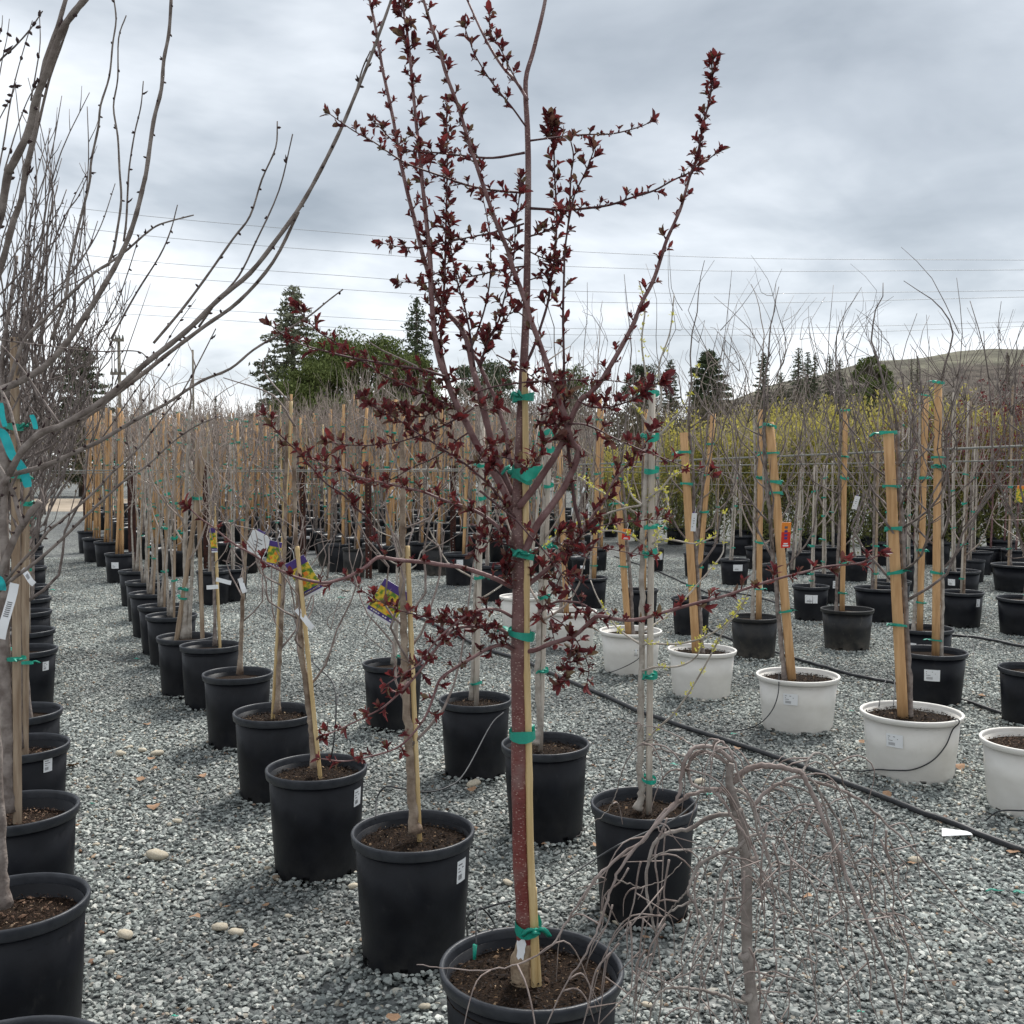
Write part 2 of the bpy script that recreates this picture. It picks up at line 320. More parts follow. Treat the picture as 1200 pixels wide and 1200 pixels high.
def hill():
    m = bpy.data.materials.new('hill_grass'); m.use_nodes = True; nt = m.node_tree; N = nt.nodes.new; L = nt.links.new
    p = nt.nodes['Principled BSDF']; p.inputs['Roughness'].default_value = .95; p.inputs['Specular IOR Level'].default_value = .05
    tc = N('ShaderNodeTexCoord'); n = N('ShaderNodeTexNoise'); n.inputs['Scale'].default_value = .035; n.inputs['Detail'].default_value = 8
    mp = N('ShaderNodeMapping'); mp.inputs['Scale'].default_value = (1, .6, 4); L(tc.outputs['Object'], mp.inputs[0]); L(mp.outputs[0], n.inputs['Vector'])
    cr = N('ShaderNodeValToRGB'); e = cr.color_ramp.elements
    e[0].position = .36; e[0].color = (.105, .10, .08, 1); e[1].position = .66; e[1].color = (.20, .192, .145, 1)
    L(n.outputs[0], cr.inputs[0])
    n2 = N('ShaderNodeTexNoise'); n2.inputs['Scale'].default_value = .16; n2.inputs['Detail'].default_value = 8; n2.inputs['Roughness'].default_value = .7; L(tc.outputs['Object'], n2.inputs['Vector'])
    c2 = N('ShaderNodeValToRGB'); f = c2.color_ramp.elements; f[0].position = .35; f[0].color = (.055, .047, .042, 1); f[1].position = .65; f[1].color = (.13, .112, .095, 1); L(n2.outputs[0], c2.inputs[0])
    sp = N('ShaderNodeSeparateXYZ'); L(tc.outputs['Object'], sp.inputs[0]); ma = N('ShaderNodeMath'); ma.operation = 'MULTIPLY_ADD'; L(n.outputs[0], ma.inputs[0]); ma.inputs[1].default_value = 26; L(sp.outputs[2], ma.inputs[2])
    mr = N('ShaderNodeMapRange'); mr.inputs[1].default_value = 46; mr.inputs[2].default_value = 54; L(ma.outputs[0], mr.inputs[0])
    mx = N('ShaderNodeMix'); mx.data_type = 'RGBA'; L(mr.outputs[0], mx.inputs['Factor']); L(c2.outputs[0], mx.inputs[6]); L(cr.outputs[0], mx.inputs[7])
    m3 = N('ShaderNodeMix'); m3.data_type = 'RGBA'; m3.blend_type = 'MULTIPLY'; m3.inputs['Factor'].default_value = .5; c3 = N('ShaderNodeValToRGB'); q = c3.color_ramp.elements; q[0].position = .4; q[0].color = (.6, .6, .58, 1); q[1].position = .6; q[1].color = (1.25, 1.25, 1.2, 1)
    L(n2.outputs[0], c3.inputs[0]); L(mx.outputs[2], m3.inputs[6]); L(c3.outputs[0], m3.inputs[7]); L(m3.outputs[2], p.inputs['Base Color'])
    b = N('ShaderNodeBump'); b.inputs['Strength'].default_value = .6; b.inputs['Distance'].default_value = 3; L(n2.outputs[0], b.inputs['Height']); L(b.outputs[0], p.inputs['Normal'])
    nx, ny = 60, 24; rng = np.random.default_rng(4)
    ridge_x = [-200, 40, 93, 112, 149, 187, 224, 300, 420, 760]
    ridge_z = [0, 9, 29, 38, 46, 51.5, 55.5, 60, 62, 50]
    V = []
    for j in range(ny):
        v = j/(ny-1)
        for i in range(nx):
            x = -100+820*i/(nx-1); y = 230+520*v
            top = np.interp(x, ridge_x, ridge_z)
            z = top*math.sin(min(v/.42, 1)*math.pi/2)**1.15*(1-.5*max(0, (v-.42)/.58)**2)
            z += 1.2*math.sin(x*.05+y*.03)*min(1, z/20)+.7*math.sin(x*.13-y*.07)*min(1, z/20)
            V.append((x, y, z-.6))
    Q = [(j*nx+i, j*nx+i+1, (j+1)*nx+i+1, (j+1)*nx+i) for j in range(ny-1) for i in range(nx-1)]
    mb = MB(); mb.add(V, Q); obj('hill', mb, m, kind='structure')
hill()

# ------------------------------------------------------------------ gravel: crushed stone laid over the ground in view
def gravel():
    rng = np.random.default_rng(11)
    g = (1+5**.5)/2
    ico = np.array([(-1, g, 0), (1, g, 0), (-1, -g, 0), (1, -g, 0), (0, -1, g), (0, 1, g), (0, -1, -g), (0, 1, -g), (g, 0, -1), (g, 0, 1), (-g, 0, -1), (-g, 0, 1)])
    ico /= np.linalg.norm(ico[0])
    F = np.array([(0, 11, 5), (0, 5, 1), (0, 1, 7), (0, 7, 10), (0, 10, 11), (1, 5, 9), (5, 11, 4), (11, 10, 2), (10, 7, 6), (7, 1, 8), (3, 9, 4), (3, 4, 2), (3, 2, 6), (3, 6, 8), (3, 8, 9), (4, 9, 5), (2, 4, 11), (6, 2, 10), (8, 6, 7), (9, 8, 1)])
    global STONE_ICO; STONE_ICO = (ico, F)
    tiles = []
    for k in range(4):
        n = 4700
        c = np.stack([rng.uniform(-.51, .51, n), rng.uniform(-.51, .51, n), rng.uniform(.000, .011, n)], 1)
        size = rng.lognormal(math.log(.0092), .30, n); size = np.clip(size, .0045, .020)
        V = ico[None]*(1+rng.uniform(-.42, .30, (n, 12, 1)))
        V = V*np.stack([np.ones(n), rng.uniform(.5, .95, n), rng.uniform(.30, .62, n)], 1)[:, None, :]
        a = rng.uniform(0, 2*math.pi, n); tl = rng.normal(0, .38, n)
        ct, st = np.cos(tl)[:, None], np.sin(tl)[:, None]
        x, y, z = V[..., 0], V[..., 1], V[..., 2]
        x, z = x*ct+z*st, -x*st+z*ct
        ca, sa = np.cos(a)[:, None], np.sin(a)[:, None]
        x, y = x*ca-y*sa, x*sa+y*ca
        V = np.stack([x, y, z], -1)*size[:, None, None]+c[:, None, :]
        T = (F[None]+np.arange(n)[:, None, None]*12).reshape(-1, 3)
        mb = MB(); mb.add(V.reshape(-1, 3), None, T)
        o = bpy.data.objects.new('crushed_stone', mb.mesh('crushed_stone', M['gravel'], False)); tiles.append(o)
    pts = []
    for iy in range(1, 19):
        y = iy+.5
        half = .5*(y+1.5)+1.2
        for ix in range(-int(half)-1, int(half)+1):
            pts.append((ix+.5, y, 0))
    me = bpy.data.meshes.new('gravel'); me.from_pydata(pts, [], [])
    at_ = me.attributes.new('turn', 'FLOAT_VECTOR', 'POINT')
    at_.data.foreach_set('vector', np.stack([np.zeros(len(pts)), np.zeros(len(pts)), rng.integers(0, 4, len(pts))*math.pi/2], 1).ravel())
    ai = me.attributes.new('pick', 'INT', 'POINT'); ai.data.foreach_set('value', rng.integers(0, 4, len(pts)).astype(np.int32))
    me.materials.append(M['gravel'])
    o = link('gravel', me, kind='stuff')
    ng = bpy.data.node_groups.new('scatter_gravel', 'GeometryNodeTree')
    ng.interface.new_socket('Geometry', in_out='INPUT', socket_type='NodeSocketGeometry')
    ng.interface.new_socket('Geometry', in_out='OUTPUT', socket_type='NodeSocketGeometry')
    N = ng.nodes.new; L = ng.links.new
    gi = N('NodeGroupInput'); go = N('NodeGroupOutput'); jo = N('GeometryNodeJoinGeometry')
    for t in tiles:
        oi = N('GeometryNodeObjectInfo'); oi.inputs['Object'].default_value = t; oi.inputs['As Instance'].default_value = True
        L(oi.outputs['Geometry'], jo.inputs[0])
    ip = N('GeometryNodeInstanceOnPoints'); ip.inputs['Pick Instance'].default_value = True
    a1 = N('GeometryNodeInputNamedAttribute'); a1.data_type = 'FLOAT_VECTOR'; a1.inputs['Name'].default_value = 'turn'
    a2 = N('GeometryNodeInputNamedAttribute'); a2.data_type = 'INT'; a2.inputs['Name'].default_value = 'pick'
    L(gi.outputs[0], ip.inputs['Points']); L(jo.outputs[0], ip.inputs['Instance'])
    L(a1.outputs['Attribute'], ip.inputs['Rotation']); L(a2.outputs['Attribute'], ip.inputs['Instance Index'])
    L(ip.outputs[0], go.inputs[0])
    md = o.modifiers.new('scatter', 'NODES'); md.node_group = ng
gravel()

# ------------------------------------------------------------------ pots (unit shapes: rim diameter 1, height 1)
def pot_meshes(bodymat, rimmat, seg=40, notched=True):
    holes = {1: set()}
    if notched:
        for k in range(6): holes[1] |= {int(k*seg/6)+3}
    mb = MB()
    lathe(mb, [(.0, .004), (.405, .004), (.408, .035), (.412, .09), (.440, .5), (.463, .935), (.455, .935), (.43, .5), (.40, .06), (.0, .05)], seg, 0,
          {2: holes[1]})
    body = mb.mesh('pot', bodymat)
    mb = MB()
    lathe(mb, [(.4645, .918), (.480, .914), (.489, .922), (.496, .965), (.4985, .987), (.494, .997), (.484, 1.0), (.472, .996), (.467, .975), (.4605, .915)], seg+8)
    rim = mb.mesh('rim', rimmat)
    return body, rim
POTS = {'black': pot_meshes(M['black'], M['blackrim']), 'white': pot_meshes(M['white'], M['whiterim']), 'dusty': pot_meshes(M['dusty'], M['dusty'])}
def soil_mesh(seed):
    rng = random.Random(seed); mb = MB(); V = [(0, 0, .02)]; nr, ns = 7, 26
    for i in range(1, nr+1):
        for j in range(ns):
            r = .452*i/nr; a = 2*math.pi*(j+.5*(i % 2))/ns
            V.append((r*math.cos(a), r*math.sin(a), .02*(1-i/nr)+rng.uniform(-.008, .008)))
    T = [(0, 1+j, 1+(j+1) % ns) for j in range(ns)]; Q = []
    for i in range(nr-1):
        for j in range(ns):
            a = 1+i*ns+j; b = 1+i*ns+(j+1) % ns; Q.append((a, a+ns, b+ns, b))
    mb.add(V, Q, T); return mb.mesh('soil', M['soil'])
SOILS = [soil_mesh(i) for i in range(3)]
def chip_mesh(seed, mname, n=900):
    rng = np.random.default_rng(seed); mb = MB()
    r = .445*np.sqrt(rng.uniform(0, 1, n)); a = rng.uniform(0, 2*math.pi, n)
    c = np.stack([r*np.cos(a), r*np.sin(a), .012+.018*(1-r/.45)+rng.uniform(0, .018, n)], 1)
    s = np.clip(rng.lognormal(math.log(.0085), .5, n), .003, .034)
    u = rng.normal(0, 1, (n, 3)); u[:, 2] *= .35; u /= np.linalg.norm(u, axis=1, keepdims=True)
    w = np.cross(u, rng.normal(0, 1, (n, 3))*np.array((.4, .4, 1))+np.array((0, 0, .01))); w /= np.maximum(np.linalg.norm(w, axis=1, keepdims=True), 1e-6)
    t = np.cross(u, w)
    u = u*s[:, None]; w = w*(s*rng.uniform(.25, .6, n))[:, None]; t = t*(s*.18)[:, None]
    V = np.stack([c-u, c+w+t*.2, c+u, c-w-t*.2, c+t, c-t], 1)
    T0 = np.array([(0, 1, 4), (1, 2, 4), (2, 3, 4), (3, 0, 4), (1, 0, 5), (2, 1, 5), (3, 2, 5), (0, 3, 5)])
    mb.add(V.reshape(-1, 3), None, (T0[None]+np.arange(n)[:, None, None]*6).reshape(-1, 3))
    return mb.mesh('bark_chips', M[mname], False)
CHIPS = {'dark': chip_mesh(3, 'chip', 1500), 'tan': chip_mesh(5, 'chip_tan', 1100)}

def sticker(parent, D, h, ang, zc, w, hh, printed=True):
    """paper label on the pot wall; ang in radians round from the side facing the viewer, positive to the right"""
    root = parent.parent.location
    base = math.atan2(-root[1], -root[0])+0.0
    mb = MB(); n = 6
    def pt(a, z, off):
        f = np.interp(z/h, [0, .13, .5, .9], [.405, .416, .44, .462])
        r = D*f+off; th = base+a
        return (r*math.cos(th), r*math.sin(th), z)
    hw = w/(D*.44)/2
    V = []; Q = []
    for i in range(n+1):
        a = ang-hw+2*hw*i/n
        for z, off in ((zc-hh/2, .0016), (zc+hh/2, .0016)): V.append(pt(a, z, off))
    for i in range(n): Q.append((2*i, 2*i+2, 2*i+3, 2*i+1))
    mb.add(V, Q, None, 0)
    if printed:
        for (u0, u1, v, t) in ((.12, .55, .78, .05), (.12, .72, .62, .05), (.12, .40, .48, .04)):
            mb.add([pt(ang-hw+2*hw*u0, zc+hh*(v-.5), .0021), pt(ang-hw+2*hw*u1, zc+hh*(v-.5), .0021), pt(ang-hw+2*hw*u1, zc+hh*(v-.5+t), .0021), pt(ang-hw+2*hw*u0, zc+hh*(v-.5+t), .0021)], [(0, 1, 2, 3)], None, 1)
        for k in range(9):
            u = .15+.045*k
            mb.add([pt(ang-hw+2*hw*u, zc-hh*.36, .0021), pt(ang-hw+2*hw*(u+.02), zc-hh*.36, .0021), pt(ang-hw+2*hw*(u+.02), zc-hh*.14, .0021), pt(ang-hw+2*hw*u, zc-hh*.14, .0021)], [(0, 1, 2, 3)], None, 1)
    me = mb.mesh('sticker', [M['paper'], M['ink']], False)
    o = link('sticker', me, parent)
    o.scale = (1/parent.scale[0], 1/parent.scale[1], 1/parent.scale[2])
    return o

def add_pot(root, D, h, colour='black', rz=0, chips=None, fill=.90, stk=None):
    body, rim = POTS[colour]
    p = link('pot', body, root, None, (0, 0, rz), (D, D*(1+.03*math.sin(D*9000)), h)); link('rim', rim, p)
    s = link('soil', SOILS[hash((round(D*1000), colour)) % 3], root, (0, 0, h*fill-.02*D), (0, 0, rz), (D, D, D))
    if chips: link('bark_chips', CHIPS[chips], s, kind='stuff')
    tl = random.Random(int(D*1e6)); p.rotation_euler = (tl.gauss(0, .008), tl.gauss(0, .008), rz)
    if stk:
        p.rotation_euler = (0, 0, 0)
        sticker(p, D, h, *stk)
    return p

# ------------------------------------------------------------------ ties, leaves, bare crowns
def tie_mesh(seed):
    rng = random.Random(seed); mb = MB(); n = 12
    V = []
    for k in range(n):
        a = 2*math.pi*k/n
        for z in (-.5, .5): V.append((1.06*math.cos(a), 1.06*math.sin(a), z*(1+.25*math.sin(a*2+seed))+.25*math.sin(a+seed)))
    mb.add(V, [(2*k, 2*((k+1) % n), 2*((k+1) % n)+1, 2*k+1) for k in range(n)])
    a0 = -1.0+seed*.7; c = np.array((1.1*math.cos(a0), 1.1*math.sin(a0), .1))
    P = smooth([c+np.array((.25*math.cos(t), .25*math.sin(t), .22*math.sin(2*t))) for t in (0, 1.5, 3, 4.5, 6)], 3)
    tube(mb, P, .2, 5)
    for s in (1, -1):
        q = [c, c+np.array((.55*s, -.25, .25+.2*rng.random())), c+np.array((1.1*s, -.3+.3*rng.random(), -.2-.6*rng.random()))]
        P = smooth(q, 4); tube(mb, P, [.22, .3, .2], 4, sq=.18)
    return mb.mesh('tie', M['tape'])
TIES = [tie_mesh(i) for i in range(4)]
def add_tie(stake, p, r, hgt=.016, seed=0, dirv=None):
    o = link('tie', TIES[seed % 4], stake, p, None, (r, r, hgt))
    o.rotation_euler = (random.Random(seed).uniform(-.15, .15), random.Random(seed+5).uniform(-.15, .15), seed*1.3)
    return o

LEAF_T = [(0, 1, 2), (0, 2, 3), (1, 4, 2), (2, 5, 3), (4, 6, 2), (2, 6, 5)]
def leaf(mb, p, a, w, nrm, L, W, curl=.2, mi=0):
    V = [p, p+a*.38*L+w*.5*W+nrm*.12*L, p+a*.45*L, p+a*.38*L-w*.5*W+nrm*.12*L,
         p+a*.78*L+w*.40*W+nrm*(.08*L-curl*L*.5), p+a*.78*L-w*.40*W+nrm*(.08*L-curl*L*.5), p+a*L-nrm*curl*L]
    mb.add(V, None, LEAF_T, mi)
def cluster(mb, rng, p, d, n, L, spread=(6, 52)):
    d = unit(d)
    e1 = unit(np.cross(d, (.3, .8, .52))); e2 = np.cross(d, e1)
    a0 = rng.uniform(0, 6.28)
    for k in range(n):
        az = a0+k*2.4+rng.uniform(-.3, .3); po = R(rng.uniform(*spread))
        rad = e1*math.cos(az)+e2*math.sin(az)
        a = unit(d*math.cos(po)+rad*math.sin(po)+np.array((0, 0, .15)))
        w = unit(np.cross(a, rad)); nrm = np.cross(w, a)
        if nrm@d < 0: nrm = -nrm
        l = L*rng.choice((.45, .7, .85, 1, 1.1, 1.3))*rng.uniform(.85, 1.15)
        leaf(mb, p+rad*.002, a, w, nrm, l, l*rng.uniform(.40, .52), rng.uniform(.05, .45))

def bare_crown(rng, z0, z1, spread, r0, nb=12, ntw=4, crook=.05, lean=(0, 0), low=None, seg=6, sides=4, up=.75):
    """branches leaving a stem between z0 and z1; list of (path, r_start, r_end)"""
    out = []
    low = z0 if low is None else low
    for b in range(nb):
        f = (b+rng.random())/nb
        zb = low+(z0+.55*(z1-z0)-low)*f
        az = b*2.4+rng.uniform(-.5, .5)
        Lh = spread*rng.uniform(.55, 1.1)*(1-.35*f)
        top = min(z1, zb+(z1-zb)*rng.uniform(.45, 1.0))
        rise = top-zb
        P = []; x = y = 0.0
        for i in range(seg+1):
            u = i/seg
            rr = Lh*(u**(.65 if up > .5 else .9))
            jx, jy = rng.gauss(0, crook)*u, rng.gauss(0, crook)*u
            P.append((lean[0]*f+rr*math.cos(az)+jx, lean[1]*f+rr*math.sin(az)+jy, zb+rise*(u**(1.25 if up > .5 else 1))+rng.gauss(0, crook*.5)*u))
        P = np.array(P); rb = r0*(.75-.35*f)
        out.append((smooth(P, 2), rb, rb*.22))
        for t in range(ntw):
            i = rng.randrange(1, seg); q = P[i]; d = unit(P[i+1]-P[i]); a2 = az+rng.choice((-1, 1))*rng.uniform(.5, 1.6)
            l = rng.uniform(.12, .5)*rise*.8
            v = unit(d*.6+np.array((math.cos(a2)*.6, math.sin(a2)*.6, rng.uniform(.1, .9))))
            k1 = q+v*l*.5+np.array([rng.gauss(0, crook*.5) for _ in range(3)])
            k2 = q+v*l+np.array((0, 0, .12*l))+np.array([rng.gauss(0, crook*.6) for _ in range(3)])
            out.append((smooth([q, k1, k2], 2), rb*.42, rb*.16))
    return out



# ------------------------------------------------------------------ potted trees placed one by one
PLACED = []
GR_NEAR = 'potted bare trees standing in rows on the gravel'
STK = {'wood': 'wood', 'old': 'wood_old', 'pale': 'pale_wood', 'bamboo': 'bamboo'}
CAT = 'potted tree'
def potted(px, ry, w, h, label, colour='black', stakes=(), ties=(), stems=None, crown=None, stick=None, chips=None, fill=.90, bark='greybark', twig='darktwig', seed=None, D=None, group=GR_NEAR, name='potted_tree', own=None):
    g = ground(px, ry, h); d = g[1]; D = D or w*d/1200
    root = thing(name, label, CAT, (g[0], g[1], 0), group)
    PLACED.append((g[0], g[1]))
    seed = seed if seed is not None else int(px*7+ry)
    rng = random.Random(seed); O = np.array((g[0], g[1], 0)); zs = h*fill
    add_pot(root, D, h, colour, rng.uniform(0, 6.28), chips, fill, stick)
    first = None
    for si, (kind, bx, tx, ty, r) in enumerate(stakes):
        b = at(bx, ry, d); b[2] = zs-.04; b[0] = at(bx, ry, d)[0]
        off = np.array((0, rng.uniform(-.02, .02), 0))
        t = at(tx, ty, d)
        P = np.linspace(b, t, 7)-O+off
        mb = MB()
        if kind == 'bamboo':
            zz = np.linspace(0, 1, 60); PP = np.array([np.interp(zz, np.linspace(0, 1, 7), P[:, i]) for i in range(3)]).T
            rr = r*(1+.16*(np.abs((zz*6.3) % 1-.5) < .03)); tube(mb, PP, rr, 8)
        else: tube(mb, P, [r, r*.97], 10 if kind == 'wood' else 6, sq=1.0 if kind == 'wood' else .8)
        st = obj('stake', mb, M[STK[kind]], root, smooth=kind != 'old')
        if first is None: first = (st, P, r)
    # stem and crown
    zc = None
    if stems is None:
        if first is not None:
            P = first[1].copy(); side = rng.choice((-1, 1)); P = P[:, :]+np.array((side*(first[2]+.016), .012, 0))
            P += np.array([(rng.gauss(0, .006), rng.gauss(0, .006), 0) for _ in P])
        else:
            P = np.array([(rng.gauss(0, .02)*i, rng.gauss(0, .02)*i, zs-.04+1.9*i/6) for i in range(7)])
        stems = [(P, .016, .011)]
    else:
        stems = [(np.array([at(x, y, d+(dd[0] if dd else 0)) for x, y, *dd in pts])-O, r0, r1) for pts, r0, r1 in stems]
    tops = []
    for P, r0, r1 in stems:
        mb = MB(); PP = smooth(P, 6); n = len(PP); rr = np.linspace(r0, r1, n); rr *= 1+.045*np.array([rng.uniform(-1, 1) for _ in rr]); rr[:3] *= (1.6, 1.4, 1.12); PP[2:-1] += np.array([(rng.gauss(0, .0018), rng.gauss(0, .0018), 0) for _ in PP[2:-1]])
        tube(mb, PP, rr, 8); obj('trunk', mb, M[bark], root); tops.append(PP[-1])
    if crown:
        top_py, spread, nb, ntw, style = crown
        z1 = at(px, top_py, d)[2]; P0 = stems[0][0]
        mb = MB()
        zt = tops[0][2]
        for path, a, b in bare_crown(rng, (max(.9, zs+.55) if bark != 'tanbark' else zs+.32), z1, spread, stems[0][2]*1.05, nb, ntw, .05 if style != 'zig' else .075, up=.75 if style != 'wide' else .4):
            # foot each branch on the stem at its height
            zf = path[0][2]; sp = np.array([np.interp(min(zf, zt), smooth(P0, 4)[:, 2], smooth(P0, 4)[:, i]) for i in (0, 1)])
            path = path.copy(); path[:, :2] += sp; tube(mb, path, np.linspace(a, b, len(path)), 4)
        # leader
        L = np.array([tops[0], tops[0]+np.array((rng.gauss(0, .06), rng.gauss(0, .06), max(.1, (z1-zt)*.6))), (tops[0][0]+rng.gauss(0, .15), tops[0][1]+rng.gauss(0, .15), max(z1, zt+.15))])
        L = smooth(L, 4); L[1:-1] += np.array([(rng.gauss(0, .007), rng.gauss(0, .007), 0) for _ in L[1:-1]]); tube(mb, L, [stems[0][2]*.7, .0022], 5)
        obj('crown', mb, M[twig], root)
    for i, ty in enumerate(ties):
        st, P, r = first
        z = at(px, ty, d)[2]; q = np.array([np.interp(z, P[:, 2], P[:, k]) for k in range(3)])
        add_tie(st, q, r+.014, .013+.004*(i % 3), seed+i)
    if own: own(root, O, d, D, h)
    return root

def traced(pts, d0, d1, O):
    n = len(pts); s = np.linspace(0, 1, n)
    return np.array([at(x, y, d0+(d1-d0)*u) for (x, y), u in zip(pts, s)])-O

